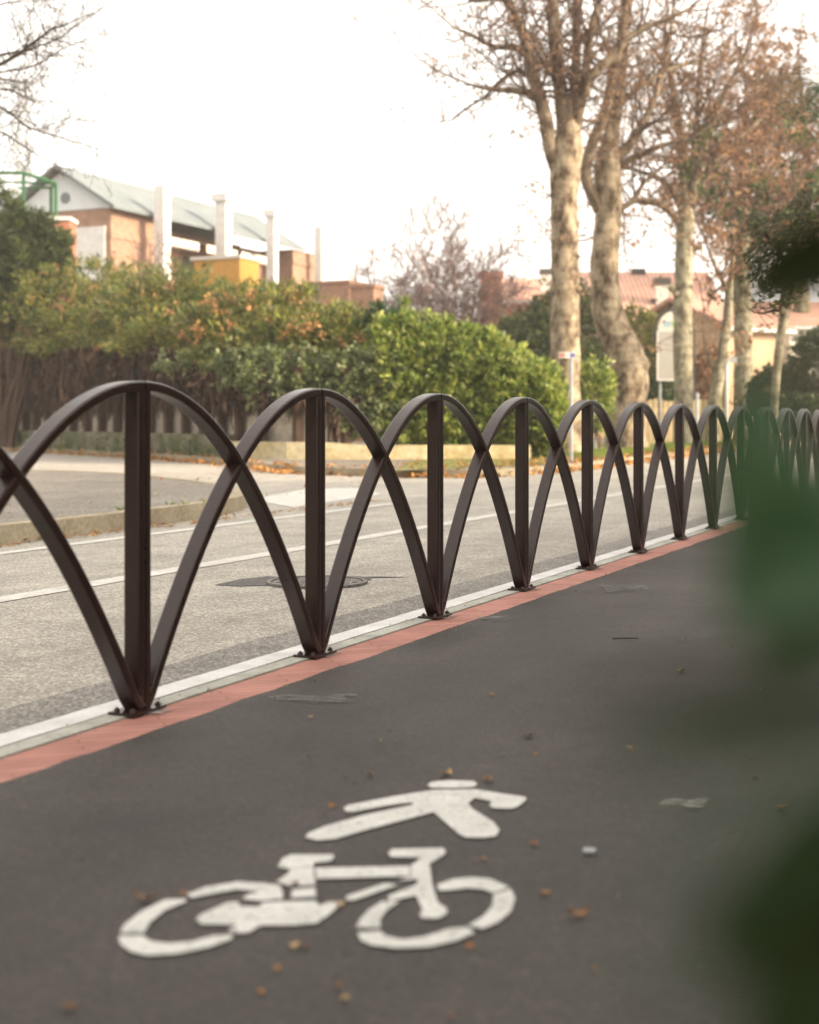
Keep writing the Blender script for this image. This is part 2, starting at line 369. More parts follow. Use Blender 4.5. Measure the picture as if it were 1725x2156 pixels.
# far pavement
farp = [(-30, 74), (-20, 56), (-12.31, 43.2), (-7.49, 36.0), (-3.9, 29.6), (-2.9, 26.7), (-1.9, 24.6), (-0.6, 23.5), (0.6, 22.95), (1.55, 23.3), (2.9, 26.0), (6.31, 34.6)]
for t in (45, 60, 90, 140): farp.append(tuple(F(t, -6.3))[:2])
farp = smooth_poly(farp, 5)
kb, inn = kerb_run(farp[::1], 0.15, -0.1, 0.115)
struct('far_kerb', kb, M['oldkerb'])
mb = MB()
poly = [tuple(p) for p in inn] + [tuple(F(140, -40))[:2], (-30, 150)]
mb.prism(poly, -0.1, 0.108)
struct('far_pavement', mb, M['pave'])
WALL = [(-24, 63), (-12.7, 44), (-5.9, 33.7), (-3.3, 29.6), (-0.9, 29.0), (2.5, 29.3)]
def wallpos(s):
    """s in metres from the right end towards the left; returns point and unit normal facing street"""
    pts = WALL[::-1]
    for i in range(len(pts) - 1):
        a, b = Vector(pts[i]), Vector(pts[i + 1]); L = (b - a).length
        if s <= L or i == len(pts) - 2:
            d = (b - a) / L; p = a + d * s
            return Vector((p.x, p.y, 0)), Vector((d.y * -1, d.x, 0)) * (1 if True else 1)
        s -= L
# verge with grass under the plane trees
vg = [F(16.6, -6.9), F(20, -5.75), F(26, -5.95), F(40, -6.6), F(120, -6.7), F(120, -14), F(40, -12), F(30, -9.3), F(22, -9)]
mb = MB(); mb.add([Vector((p.x, p.y, 0.114)) for p in vg], [tuple(range(len(vg)))])
struct('tree_verge', mb, M['verge'])
gm = MB(); r2 = random.Random(3)
for i in range(16000):
    t = r2.uniform(25.5, 62); n = r2.uniform(-8.6, -6.15)
    if noise.noise(Vector((t * 0.35, n * 0.8, 2))) < -0.12: continue
    p = F(t, n, 0.11); a = r2.uniform(0, 6.28)
    gm.leaf(p, Vector((math.cos(a) * 0.5, math.sin(a) * 0.5, 1)).normalized(), rvec(r2), r2.uniform(0.07, 0.16), 0.022)
tag(gm.build('grass', M['grass']), 'short green grass on the verge below the plane trees', 'grass', kind='stuff')
gm = MB()
for i in range(700):
    t = r2.gauss(4.2, 2.0); n = -4.74 - abs(r2.gauss(0, 0.07))
    if noise.noise(Vector((t * 1.1, 5, 2))) < 0.05: continue
    p = F(t, n, 0.125); a = r2.uniform(0, 6.28)
    gm.leaf(p, Vector((math.cos(a) * 0.8, math.sin(a) * 0.8, 0.8)).normalized(), rvec(r2), r2.uniform(0.03, 0.08), 0.014)
tag(gm.build('weeds', M['grass']), 'low green weeds growing behind the left kerb', 'weeds', kind='stuff')

# ------------------------------------------------------------------ road markings
def mark(name, label, mb, m='paint'): return tag(mb.build(name, M[m]), label, 'road marking')
def wavy(t0, t1, n0, n1, z, seed, amp=0.006, step=0.15):
    mb = MB(); prev = None; k = int((t1 - t0) / step)
    for i in range(k + 1):
        t = t0 + (t1 - t0) * i / k
        cur = (F(t, n0 + amp * noise.noise(Vector((t * 3, seed, 0))), z), F(t, n1 + amp * noise.noise(Vector((t * 3, seed + 7, 0))), z))
        if prev: mb.quad(prev[1], cur[1], cur[0], prev[0])
        prev = cur
    return mb
mark('edge_line', 'bright white edge line running beside the concrete kerb under the railing', wavy(-8, 90, -0.185, -0.078, -0.004, 1, 0.006))
mark('centre_line', 'thin white line along the middle of the grey road', wavy(-8, 90, -2.42, -2.26, -0.008, 2, 0.012), 'worn_paint')
mark('lane_line', 'thin white line nearest the left pavement, ending at the side street', wavy(-8, 10.6, -4.13, -4.0, -0.008, 3, 0.012), 'worn_paint')
mb = MB(); ps = [gp(u, v, -0.008) for u, v in ((528, 1052), (618, 1068), (806, 1040), (745, 1027), (640, 1030))]
mb.add(ps, [(0, 1, 2, 3, 4)]); mark('stop_bar', 'broad pale stop bar across the mouth of the side street', mb, 'worn_paint')
def zp(x, y): return (300 + x / 1.2321) / 1.4442, (2300 + y / 1.2321) / 1.4442
def paint_polys(polys, z, conv=zp):
    mb = MB()
    for i, pl in enumerate(polys):
        mb.add([gp(*conv(x, y), z) for x, y in pl][::-1], [tuple(range(len(pl)))])
    return mb
PED = [[(1232, 106), (1250, 94), (1320, 89), (1405, 92), (1420, 103), (1405, 114), (1330, 118), (1245, 117)],
       [(918, 192), (935, 182), (1100, 150), (1255, 125), (1410, 122), (1520, 140), (1602, 152), (1600, 165), (1570, 188), (1545, 195), (1475, 193), (1464, 180), (1475, 168), (1410, 155), (1385, 175), (1400, 195), (1480, 245), (1502, 275), (1490, 298), (1440, 304), (1375, 302), (1350, 290), (1255, 208), (1180, 228), (1000, 275), (890, 308), (820, 314), (775, 303), (785, 287), (850, 260), (1000, 218), (1180, 180), (1175, 172), (1100, 180), (950, 208), (925, 206)]]
BIKE = [[(672, 412), (690, 380), (722, 367), (880, 367), (882, 382), (862, 393), (806, 398), (806, 414), (720, 416), (700, 420)],
        [(712, 418), (806, 416), (812, 480), (720, 487), (665, 468), (700, 445), (716, 432)],
        [(725, 497), (812, 490), (815, 525), (722, 530)],
        [(812, 417), (1166, 410), (1166, 448), (815, 458)],
        [(1085, 360), (1100, 346), (1290, 342), (1302, 355), (1290, 372), (1240, 402), (1250, 480), (1270, 545), (1305, 570), (1305, 588), (1280, 605), (1215, 607), (1203, 590), (1215, 575), (1190, 520), (1090, 540), (1085, 522), (1190, 480), (1200, 460), (1120, 465), (1170, 450), (1170, 408), (1212, 378), (1095, 376)],
        [(930, 522), (1070, 475), (1120, 480), (1090, 492), (950, 540), (925, 535)],
        [(365, 608), (385, 590), (485, 545), (530, 545), (520, 560), (600, 562), (620, 545), (815, 540), (825, 560), (860, 545), (925, 542), (900, 560), (860, 595), (815, 625), (740, 632), (610, 632), (560, 660), (500, 662), (485, 650), (520, 630), (385, 628)],
        [(330, 515), (400, 488), (520, 468), (630, 475), (680, 482), (690, 510), (690, 533), (600, 541), (540, 533), (550, 520), (600, 505), (520, 498), (420, 515), (350, 530)],
        [(80, 660), (95, 630), (160, 580), (250, 535), (330, 533), (325, 545), (250, 575), (195, 620), (170, 660)],
        [(75, 680), (80, 670), (170, 670), (190, 690), (260, 700), (350, 692), (430, 670), (500, 668), (500, 682), (420, 712), (300, 738), (180, 745), (115, 728), (85, 705)],
        [(965, 640), (980, 610), (1010, 575), (1060, 543), (1130, 541), (1080, 575), (1055, 610), (1055, 642)],
        [(1268, 480), (1330, 458), (1400, 452), (1470, 458), (1540, 490), (1480, 512), (1440, 497), (1380, 492), (1320, 500), (1276, 502)],
        [(1480, 515), (1545, 497), (1562, 530), (1545, 580), (1500, 620), (1440, 645), (1385, 632), (1440, 600), (1475, 560)],
        [(970, 660), (1055, 652), (1075, 672), (1140, 685), (1220, 675), (1310, 645), (1380, 638), (1410, 660), (1340, 690), (1240, 712), (1120, 718), (1020, 705), (985, 690)]]
mark('pedestrian_symbol', 'white painted walking figure on the cycle path above the bicycle symbol', paint_polys(PED, 0.002), 'symbol')
mark('bicycle_symbol', 'white stencilled bicycle with two round wheels on the cycle path', paint_polys(BIKE, 0.002), 'symbol')
def blot(u0, u1, v0, v1, seed, k=26):
    pts = []
    for i in range(k):
        a = 2 * math.pi * i / k; rr = 0.8 + 0.75 * noise.noise(Vector((math.cos(a) * 1.7, math.sin(a) * 1.7, seed)))
        pts.append(gp((u0 + u1) / 2 + (u1 - u0) / 2 * rr * math.cos(a), (v0 + v1) / 2 - (v1 - v0) / 2 * rr * math.sin(a), 0.002))
    mb = MB(); mb.add(pts, [tuple(range(k))]); return mb
def flecked(name, c1, c2):
    m = mottled(name, c1, c2, 9, 0.8, (70, 0.25)); nt = m.node_tree; b = nt.nodes['Principled BSDF']; out = nt.nodes['Material Output']
    v = obj_coord(nt, (1, 2.2, 1)); n = noise_node(nt, 16, 6, 0.7, v); r = ramp(nt, [(0.42, (0,) * 3), (0.60, (0.85,) * 3)]); nt.links.new(n.outputs[0], r.inputs[0])
    t = nt.nodes.new('ShaderNodeBsdfTransparent'); mx = nt.nodes.new('ShaderNodeMixShader')
    nt.links.new(r.outputs[0], mx.inputs[0]); nt.links.new(t.outputs[0], mx.inputs[1]); nt.links.new(b.outputs[0], mx.inputs[2]); nt.links.new(mx.outputs[0], out.inputs[0])
    return m
M['smear'] = flecked('paint_smear', (0.10, 0.10, 0.09), (0.20, 0.20, 0.18))
M['chip'] = flecked('pale_smear', (0.28, 0.27, 0.24), (0.42, 0.40, 0.36))
for lab, u0, u1, v0, v1, sd, mm in (('long pale smear of paint on the path between the first two railing feet', 530, 790, 1460, 1480, 1.3, 'smear'),
                                ('small pale paint smear beside the red strip near the third railing foot', 985, 1095, 1297, 1309, 4.7, 'smear'),
                                ('pale paint smear on the path beside the fourth railing foot', 1235, 1385, 1231, 1246, 8.2, 'smear'),
                                ('whitish scuffed patch on the dark path to the right of the walking figure', 1395, 1515, 1678, 1704, 12.6, 'chip')):
    tag(blot(u0, u1, v0, v1, sd).build('paint_smear', M[mm]), lab, 'paint smear')
# manhole and its patch
mc = gp(668, 1224, 0)
mb = MB(); pl = [(452, 1231), (480, 1225), (505, 1219), (540, 1216), (562, 1213), (600, 1215), (640, 1213), (700, 1212), (755, 1213), (785, 1216), (778, 1221), (755, 1226), (730, 1229), (690, 1234), (650, 1232), (600, 1235), (560, 1232), (505, 1234)]
mb.add([gp(u, v, -0.0085) for u, v in pl][::-1], [tuple(range(len(pl)))])
struct('asphalt_patch', mb, M['patch'])
mb = MB(); pl = [(770, 1214), (800, 1213.2), (835, 1214.4), (866, 1214.2), (840, 1215.6), (805, 1215.4), (772, 1216.2)]
mb.add([gp(u, v, -0.0075) for u, v in pl][::-1], [tuple(range(len(pl)))])
tag(mb.build('road_crack', M['patch']), kind='structure')
mh = thing('manhole_cover', 'round iron manhole cover set in a dark patch of the road', 'manhole cover', (mc.x, mc.y, 0))
def disc(c, r0, r1, z0, z1, k=40):
    mb = MB()
    for i in range(k):
        a, b = 2 * math.pi * i / k, 2 * math.pi * (i + 1) / k
        P = lambda r, an, z: Vector((c.x + r * math.cos(an), c.y + r * math.sin(an), z))
        mb.quad(P(r0, a, z1), P(r1, a, z1), P(r1, b, z1), P(r0, b, z1)); mb.quad(P(r1, a, z0), P(r1, b, z0), P(r1, b, z1), P(r1, a, z1))
        if r0 > 0.01: mb.quad(P(r0, b, z0), P(r0, a, z0), P(r0, a, z1), P(r0, b, z1))
    return mb
disc(mc, 0.265, 0.29, -0.02, 0.004).build('rim', M['iron'], mh)
lid = disc(mc, 0.0, 0.255, -0.02, -0.001)
for i in range(-5, 6):
    for j in range(-5, 6):
        x, y = i * 0.043, j * 0.043
        if x * x + y * y < 0.05: lid.box(mc.x + x - 0.014, mc.x + x + 0.014, mc.y + y - 0.014, mc.y + y + 0.014, -0.0012, 0.003)
lid.build('lid', M['iron'], mh)

# ------------------------------------------------------------------ arched railing
SP, HH = 1.192, 1.05
rail = thing('arched_railing', 'dark bronze steel railing of interlaced pointed arches bolted along the cycle path', 'railing', F(0, 0))
def sweep(mb, pts, w, t, fr):
    """rounded rectangle swept along planar path pts (t,z); w across the fence"""
    r = min(0.0065, t * 0.3); prof = []
    for sx, sy, a0 in ((1, 1, 0), (-1, 1, 90), (-1, -1, 180), (1, -1, 270)):
        for k in range(3):
            a = R(a0 + 45 * k); prof.append((sx * (w / 2 - r) + r * math.cos(a), sy * (t / 2 - r) + r * math.sin(a)))
    m = len(prof); vs = []; n = len(pts)
    for i in range(n):
        a, b = pts[max(i - 1, 0)], pts[min(i + 1, n - 1)]
        dt, dz = b[0] - a[0], b[1] - a[1]; L = math.hypot(dt, dz)
        nt_, nz = -dz / L, dt / L
        for pn, pt in prof: vs.append(fr(pts[i][0] + nt_ * pt, pn, pts[i][1] + nz * pt))
    fs = [(i * m + k, (i + 1) * m + k, (i + 1) * m + (k + 1) % m, i * m + (k + 1) % m) for i in range(n - 1) for k in range(m)]
    fs += [tuple(range(m)), tuple(range((n - 1) * m + m - 1, (n - 1) * m - 1, -1))]
    mb.add(vs, fs)
TK, GAP = 0.032, 0.004
def arch_pts(sign):
    out = []
    for i in range(37):
        x = i / 36; off = TK / 2
        # outer curve is the parabola; centre line sits half a tube inside
        px, pz = x * SP, HH * (1 - x * x)
        dx, dz = SP, -2 * HH * x; L = math.hypot(dx, dz); nx, nz = -dz / L, dx / L
        cx, cz = px - nx * off, pz - nz * off
        if cz < 0.012: 
            cz = 0.012
        out.append((sign * (cx + GAP / 2), cz))
    return out
def make_module():
    a = MB(); sweep(a, arch_pts(1), 0.0640, TK, F); sweep(a, arch_pts(-1), 0.0624, TK, F)
    p = MB()
    for s in (-1, 1): sweep(p, [(s * (GAP / 2 + TK / 2), 0.010), (s * (GAP / 2 + TK / 2), HH - 0.02)], 0.0600, TK - 0.001, F)
    pl = MB(); 
    def pb(a0, a1, b0, b1, c0, c1): pl.box(a0, a1, b0, b1, c0, c1, F)
    pb(-0.088, 0.088, -0.05, 0.05, 0.0005, 0.0095)
    bs = []
    for tt, nn in ((-0.068, -0.03), (-0.068, 0.03), (0.068, -0.03), (0.068, 0.03)):
        b = MB(); c = F(tt, nn)
        b.tube([c + Vector((0, 0, z)) for z in (0.008, 0.017)], [0.0105, 0.0105], 6)
        b.tube([c + Vector((0, 0, z)) for z in (0.017, 0.022)], [0.005, 0.005], 8); bs.append(b)
    A = a.build('arch', M['bronze'], rail); P = p.build('post', M['bronze'], rail); L = pl.build('base_plate', M['bronze'], rail)
    B = []
    for b in bs:
        o = b.build('bolt', M['bolt'], rail); o.parent = L; B.append(o)
    return A, P, L, B
A0, P0, L0, B0 = make_module()
for i in list(range(-2, 0)) + list(range(1, 20)):
    d = T * (i * SP)
    for o in (A0, P0): 
        c = o.copy(); col.objects.link(c); c.parent = rail; c.location = d
    l = L0.copy(); col.objects.link(l); l.parent = rail; l.location = d
    if i < 9:
        for b in B0:
            c = b.copy(); col.objects.link(c); c.parent = l

M['mortar'] = flecked('mortar', (0.26, 0.245, 0.225), (0.40, 0.385, 0.36))
for i in range(-1, 9):
    pts = []
    for k in range(18):
        a = 2 * math.pi * k / 18; rr = 0.85 + 0.6 * noise.noise(Vector((math.cos(a) * 1.6, math.sin(a) * 1.6, i * 3.7)))
        pts.append(F(i * SP + .035 + .085 * rr * math.cos(a), .045 - .048 * rr * math.sin(a), 0.0004))
    mb = MB(); mb.add(pts, [tuple(range(18))]); tag(mb.build('mortar_smear', M['mortar']), kind='structure')
# ------------------------------------------------------------------ foliage
def blob_leaves(mb, c, rad, n_sprig, per, L, W, r, shell=0.55, droop=0.0, rough_amp=0.45, keep=None, upbias=0.35):
    c = Vector(c); seed = r.uniform(0, 100)
    for i in range(n_sprig):
        d = rvec(r)
        k = 1 + rough_amp * noise.noise(d * 2.3 + Vector((seed, 0, 0))) + 0.18 * noise.noise(d * 6 + Vector((0, seed, 0)))
        q = shell + (1 - shell) * (r.random() ** 0.6)
        p = c + Vector((d.x * rad[0], d.y * rad[1], d.z * rad[2])) * (k * q)
        if p.z < 0.12: p.z = 0.12 + r.random() * 0.1
        if keep and not keep(p): continue
        ax = (d + rvec(r) * 0.7 + Vector((0, 0, upbias - droop))).normalized()
        for j in range(per):
            dd = (ax + rvec(r) * 0.85).normalized()
            mb.leaf(p + rvec(r) * L * 0.6, dd, rvec(r), L * r.uniform(0.6, 1.25), W * r.uniform(0.7, 1.2))
def stems(mb, base, tops, rad, r, sides=4):
    for tp in tops:
        tp = Vector(tp); b = Vector(base) + Vector((r.uniform(-.25, .25), r.uniform(-.2, .2), 0))
        pts = [b.lerp(tp, i / 5) + rvec(r) * 0.12 * (i > 0) for i in range(6)]
        mb.tube(pts, [rad * (1 - 0.8 * i / 5) for i in range(6)], sides)
def shrub(name, label, cat, blobs, mat, L, W, per, r, group=None, stem_mat='twig', seeds=None, keep=None, stem_rad=0.04, base=None, **kw):
    c0 = Vector(base) if base is not None else Vector((blobs[0][0][0], blobs[0][0][1], 0.1))
    th = thing(name, label, cat, c0, group)
    mb = MB()
    for c, rad, n in blobs: blob_leaves(mb, c, rad, n, per, L, W, r, keep=keep, **kw)
    sm = MB(); stems(sm, c0, [Vector(b[0]) + Vector((r.uniform(-.6, .6) * b[1][0], r.uniform(-.4, .4) * b[1][1], r.uniform(-.5, .6) * b[1][2])) for b in blobs for _ in range(4)], stem_rad, r)
    sm.build('stem', M[stem_mat], th)
    if seeds:
        sd = MB()
        for (c, rad, n, sz) in seeds:
            for i in range(n):
                d = rvec(r)
                p = Vector(c) + Vector((d.x * rad[0], d.y * rad[1], d.z * rad[2])) * r.uniform(0.8, 1.02)
                if keep and not keep(p): continue
                for j in range(r.randint(4, 13)):
                    sd.leaf(p + rvec(r) * sz * 0.7, rvec(r), rvec(r), sz * r.uniform(0.6, 1.2), sz * 0.65)
        k = len(mb.f); mb.add(sd.v, sd.f)
    fo = mb.build('foliage', M[mat], th)
    if seeds:
        fo.data.materials.append(M['seed'])
        for p in fo.data.polygons:
            if p.index >= k: p.material_index = 1
    return th
# ---- street wall, dead creeper, posts
def off_poly(pl, d):
    return offset_in(pl, d)
wl = smooth_poly(WALL, 3)
def wall_mesh(pl, d0, d1, z0, z1fn):
    a, b = offset_in(pl, d0), offset_in(pl, d1); mb = MB()
    n = len(pl); vs = []
    for i in range(n):
        z1 = z1fn(pl[i])
        vs += [Vector((*a[i], z0)), Vector((*a[i], z1)), Vector((*b[i], z1)), Vector((*b[i], z0))]
    fs = [(4 * i + k, 4 * i + 4 + k, 4 * i + 4 + (k + 1) % 4, 4 * i + (k + 1) % 4) for i in range(n - 1) for k in range(4)]
    fs += [(0, 1, 2, 3), (4 * n - 1, 4 * n - 2, 4 * n - 3, 4 * n - 4)]
    mb.add(vs, fs); return mb
left_run = [p for p in wl if p[0] < -3.7]; right_run = [left_run[-1]] + [p for p in wl if p[0] >= -3.7]
tag(wall_mesh(left_run, 0, 0.3, 0.05, lambda p: 0.60).build('low_wall', M['moss_wall']), 'low mossy concrete wall along the side street below the dead creeper', 'wall')
tag(wall_mesh(right_run, 0.01, 0.3, 0.05, lambda p: 0.46 if p[0] < -1 else 0.40).build('low_wall', M['cream_wall']), 'low yellowish concrete wall at the foot of the green hedge', 'wall')
tag(wall_mesh([p for p in wl if p[0] < -1.0], 0.47, 0.75, 0.05, lambda p: (HC + 0.049 * p[1] - .35) if p[0] < -5.9 else max(1.1, 2.2 - (p[0] + 5.9) * 0.4)).build('garden_wall', M['plaster']), 'tall stained plaster garden wall behind the dead creeper', 'wall')
# dark posts in front of the plaster
def along(pl, step, d, start=0.3):
    acc = start; out = []
    for i in range(len(pl) - 1):
        a, b = Vector(pl[i]), Vector(pl[i + 1]); L = (b - a).length
        while acc < L:
            t_ = (b - a) / L; p = a + t_ * acc
            out.append((Vector((p.x - t_.y * d, p.y + t_.x * d, 0)), Vector((t_.x, t_.y, 0)))); acc += step
        acc -= L
    return out
def creeper_top(p):
    a = HC + 0.0490 * p.y
    return a if p.x < -5.9 else max(1.45, a - (p.x + 5.9) * 0.36)
vm = MB(); r3 = random.Random(11)
CRE = [p for p in wl if p[0] < -0.2]
for p, d in along(CRE, 0.035, 0.40):
    topz = creeper_top(p)
    for k in range(4):
        q = p + d * r3.uniform(-.04, .04) + Vector((-d.y, d.x, 0)) * r3.uniform(-.26, .08)
        wob = noise.noise(Vector((q.x * 0.8, q.y * 0.8, 3)))
        zt = topz + r3.uniform(-.22, .08); zb = 1.2 + 0.35 * wob + r3.gauss(0, 0.16)
        if r3.random() < 0.3: zb += r3.uniform(0, 1.1)
        if zb > zt - .2: continue
        pts = [Vector((q.x + r3.gauss(0, .05), q.y + r3.gauss(0, .05), zt + (zb - zt) * i / 4)) for i in range(5)]
        vm.tube(pts, [0.026, 0.03, 0.024, 0.02, 0.008], 3, False)
for i in range(2600):
    p, d = r3.choice(along(CRE, 0.6, 0.35))
    q = p + d * r3.uniform(-.3, .3) + Vector((-d.y, d.x, 0)) * r3.uniform(-.35, .1)
    z = 1.3 + (creeper_top(q) - 1.3) * r3.random() ** 0.6
    vm.leaf(Vector((q.x, q.y, z)), (rvec(r3) + Vector((0, 0, -1))).normalized(), rvec(r3), 0.25, 0.12)
tag(vm.build('dead_creeper', M['vine']), 'brown leafless creeper hanging thickly over the tall garden wall', 'creeper')
first = None
for k, (p, d) in enumerate(along([q for q in wl if q[0] < 0.2], 1.05, 0.34, 0.5)):
    if first is None:
        mb = MB(); fr = lambda a, b, c: p + d * a + Vector((-d.y, d.x, 0)) * b + Vector((0, 0, c))
        mb.box(-0.09, 0.09, -0.08, 0.08, 0.3, 2.0, fr)
        first = mb.build('wall_post', M['vine'], None, False, (p.x, p.y, 0)); o = first
    else:
        o = first.copy(); col.objects.link(o); o.location = (p.x, p.y, 0)
    tag(o, 'short dark upright post standing on the low wall below the dead creeper', 'post', 'dark posts on the low wall')
wm_ = MB()
for p, d in along(left_run, 0.05, -0.03):
    out_ = Vector((d.y, -d.x, 0))
    for k in range(3):
        if noise.noise(Vector((p.x * .6, p.y * .6, 4))) + r3.uniform(-.35, .35) < -0.05: continue
        q = p + out_ * abs(r3.gauss(0, .05)) + Vector((0, 0, .11 + .4 * r3.random() ** 2))
        wm_.leaf(q, (rvec(r3) + out_ * .6 + Vector((0, 0, .5))).normalized(), rvec(r3), r3.uniform(.06, .14), .05)
tag(wm_.build('weeds', M['ivy']), 'patchy moss and weeds on the foot of the low mossy wall', 'weeds', kind='stuff')
# ---- oleander over the wall
OG = 'oleander bushes over the garden wall'
def keep_wall(p): return True
ol = [
 ('tall oleander furthest left beside the dark conifer, thick with green leaves', [((-13.0, 46.8, 3.9), (2.6, 1.8, 1.9), 700)], [((-13.0, 46.8, 3.9), (2.6, 1.8, 1.9), 10, 0.13)]),
 ('tall pale green oleander in front of the white pillar of the brick house', [((-9.3, 41.5, 3.85), (2.5, 1.9, 1.65), 800), ((-8.6, 40, 3.2), (2.2, 1.2, 1.0), 300)], [((-9.3, 41.5, 4.1), (2.5, 1.9, 1.7), 45, 0.13)]),
 ('broad oleander below the yellow hut with scattered dry seed heads', [((-6.1, 37.0, 3.35), (2.2, 1.7, 1.4), 950), ((-5.4, 35.2, 2.7), (1.9, 1.1, 0.95), 350)], [((-6.1, 36.9, 3.2), (2.25, 1.75, 1.4), 130, 0.13)]),
 ('bushy oleander covered with orange dry seed heads', [((-3.3, 33.4, 2.85), (2.0, 1.5, 1.15), 800), ((-2.8, 32.0, 2.3), (1.7, 1.1, 0.9), 350)], [((-3.3, 33.2, 2.85), (2.05, 1.6, 1.2), 240, 0.13)]),
 ('low rounded oleander at the right end of its row next to the bright green hedge', [((-1.7, 31.6, 2.5), (1.2, 1.1, 0.85), 420)], [((-1.7, 31.4, 2.5), (1.25, 1.2, 0.9), 110, 0.13)])]
ro = random.Random(21)
for lab, bl, sd in ol:
    shrub('oleander_bush', lab, 'bush', bl, 'oleander', 0.22, 0.055, 13, ro, OG, seeds=sd, shell=0.45, keep=lambda p: p.x > -4.9 or p.z > HC + 0.0485 * p.y - .05)
# trailing ivy at the corner
shrub('ivy_curtain', 'grey green ivy trailing over the low wall between creeper and bright hedge', 'ivy',
      [((-2.0, 29.6, 1.75), (1.5, 0.35, 0.65), 420), ((-0.9, 29.4, 1.5), (0.75, 0.45, 0.95), 420), ((-3.4, 30.4, 2.05), (0.9, 0.4, 0.45), 160), ((-4.6, 32.3, 2.25), (1.1, 0.4, 0.4), 130)], 'ivy', 0.13, 0.085, 9, ro, droop=0.5, shell=0.3)
# bright laurel hedge
hb = []
for u, top in ((815, 690), (860, 668), (915, 676), (970, 694), (1030, 712), (1085, 748), (1135, 768)):
    Y = 29.95; x = (u - CX) / FPX * Y; zt = HC + (HY - top) / FPX * Y
    hb.append(((x, Y, (zt + 0.3) / 2), (0.55, 0.75, (zt - 0.3) / 2 + 0.1), int(250 + 260 * zt)))
shrub('laurel_hedge', 'bright green laurel hedge sloping down behind the low yellowish wall', 'hedge', hb, 'laurel', 0.15, 0.08, 9, ro, shell=0.6, rough_amp=0.25)
shrub('evergreen_bush', 'dark glossy evergreen bush rising behind the left end of the bright hedge', 'bush',
      [((-0.5, 31.4, 2.6), (0.75, 0.7, 0.75), 360), ((0.2, 31.5, 1.6), (0.8, 0.6, 1.2), 200)], 'darkgreen', 0.16, 0.09, 9, ro, shell=0.5)
# conifer-like bush at far left
shrub('conifer_bush', 'dark bushy conifer at the left edge of the photo above the creeper', 'conifer',
      [(at(10, 600, 42.2), (1.3, 1.1, 1.7), 900), (at(70, 575, 42), (0.85, 0.9, 1.15), 480), (at(0, 470, 42), (0.75, 0.6, 1.1), 340), (at(45, 468, 42), (0.45, 0.5, 0.40), 150), (at(85, 480, 42), (0.40, 0.4, 0.42), 130), (at(120, 508, 41.8), (0.38, 0.45, 0.30), 130), (at(128, 545, 41.8), (0.3, 0.4, 0.25), 90)], 'conifer', 0.18, 0.05, 13, ro, shell=0.3)
# litter of leaves
lt = MB()
cum = []
fk = [p for p in farp if p[1] < 44]
for p, d in along(fk, 0.045, -0.12):
    dens = 0.5 + noise.noise(Vector((p.x * 0.7, p.y * 0.7, 1)))
    for k in range(3):
        if r3.random() > dens: continue
        q = p + Vector((-d.y, d.x, 0)) * r3.gauss(0, .14); z = 0.0 if (q - p).dot(Vector((-d.y, d.x, 0))) < 0.1 else 0.12
        lt.leaf(Vector((q.x, q.y, z + r3.random() * .05)), (rvec(r3) * Vector((1, 1, 0.35))).normalized(), rvec(r3), r3.uniform(.07, .13), .09)
for i in range(2600):
    t = r3.uniform(17.5, 60); n = -5.6 - abs(r3.gauss(0, 1.6)); q = F(t, n - max(0, 20 - t) * 0.4, 0.125)
    lt.leaf(q, (rvec(r3) * Vector((1, 1, 0.25))).normalized(), Vector((0, 0, 1)), r3.uniform(.06, .13), .09)
for i in range(500):
    t = r3.uniform(2, 13); n = -5 - r3.random() * 5; q = F(t, n, 0.135)
    if r3.random() < 0.75: q = F(r3.uniform(0, 11), -4.47 + r3.gauss(0, .06), 0.0)
    lt.leaf(q, (rvec(r3) * Vector((1, 1, 0.25))).normalized(), Vector((0, 0, 1)), r3.uniform(.03, .07), .04)
tag(lt.build('leaf_litter', M['litter']), 'fallen orange leaves gathered along the far kerbs and under the plane trees', 'leaf litter', kind='stuff')

# ------------------------------------------------------------------ trees
def grow(mb, lf, p, d, L, rad, lev, r, tropism=0.25, leafp=0.3, minr=0.004, lsz=0.11, kids=(5, 6, 5), wander=0.28):
    n = 5 if lev else 4
    pts = [p]; q = p; dd = d.normalized()
    for i in range(n):
        dd = (dd + rvec(r) * wander + Vector((0, 0, tropism * 0.35))).normalized()
        q = q + dd * (L / n); pts.append(q)
    rads = [max(minr, rad * (1 - 0.75 * i / n)) for i in range(n + 1)]
    mb.tube(pts, rads, 4 if rad > 0.02 else 3, False)
    if lev == 0:
        for i in range(1, n + 1):
            if r.random() < leafp: lf.leaf(pts[i] + rvec(r) * 0.04, (rvec(r) + Vector((0, 0, -0.6))).normalized(), rvec(r), lsz * r.uniform(.6, 1.2), lsz * 0.8)
        return
    for k in range(kids[lev - 1]):
        f = r.uniform(0.25, 1.0); i = min(n - 1, int(f * n)); s = pts[i].lerp(pts[i + 1], f * n - i if f < 1 else 1)
        ax = (pts[i + 1] - pts[i]).normalized()
        nd = (ax * r.uniform(0.3, 0.9) + rvec(r)).normalized()
        grow(mb, lf, s, nd, L * r.uniform(0.35, 0.62), rad * 0.42, lev - 1, r, tropism, leafp, minr, lsz, kids, wander)
def trace(pts, Y, r, dy=0.0):
    """pts (u,v,half width px) -> world polyline with depth drift"""
    n = len(pts); out = []; rad = []
    for i, (u, v, w) in enumerate(pts):
        out.append(at(u, v, Y + dy * i / max(1, n - 1))); rad.append(w / FPX * Y)
    return out, rad
def dens(pts, rad, k=3):
    P = [Vector(p) for p in smooth_poly([tuple(p) for p in pts], k)]
    Q = []
    for i in range(len(rad) - 1):
        for j in range(k): Q.append(rad[i] + (rad[i + 1] - rad[i]) * j / k)
    Q.append(rad[-1]); return P, Q
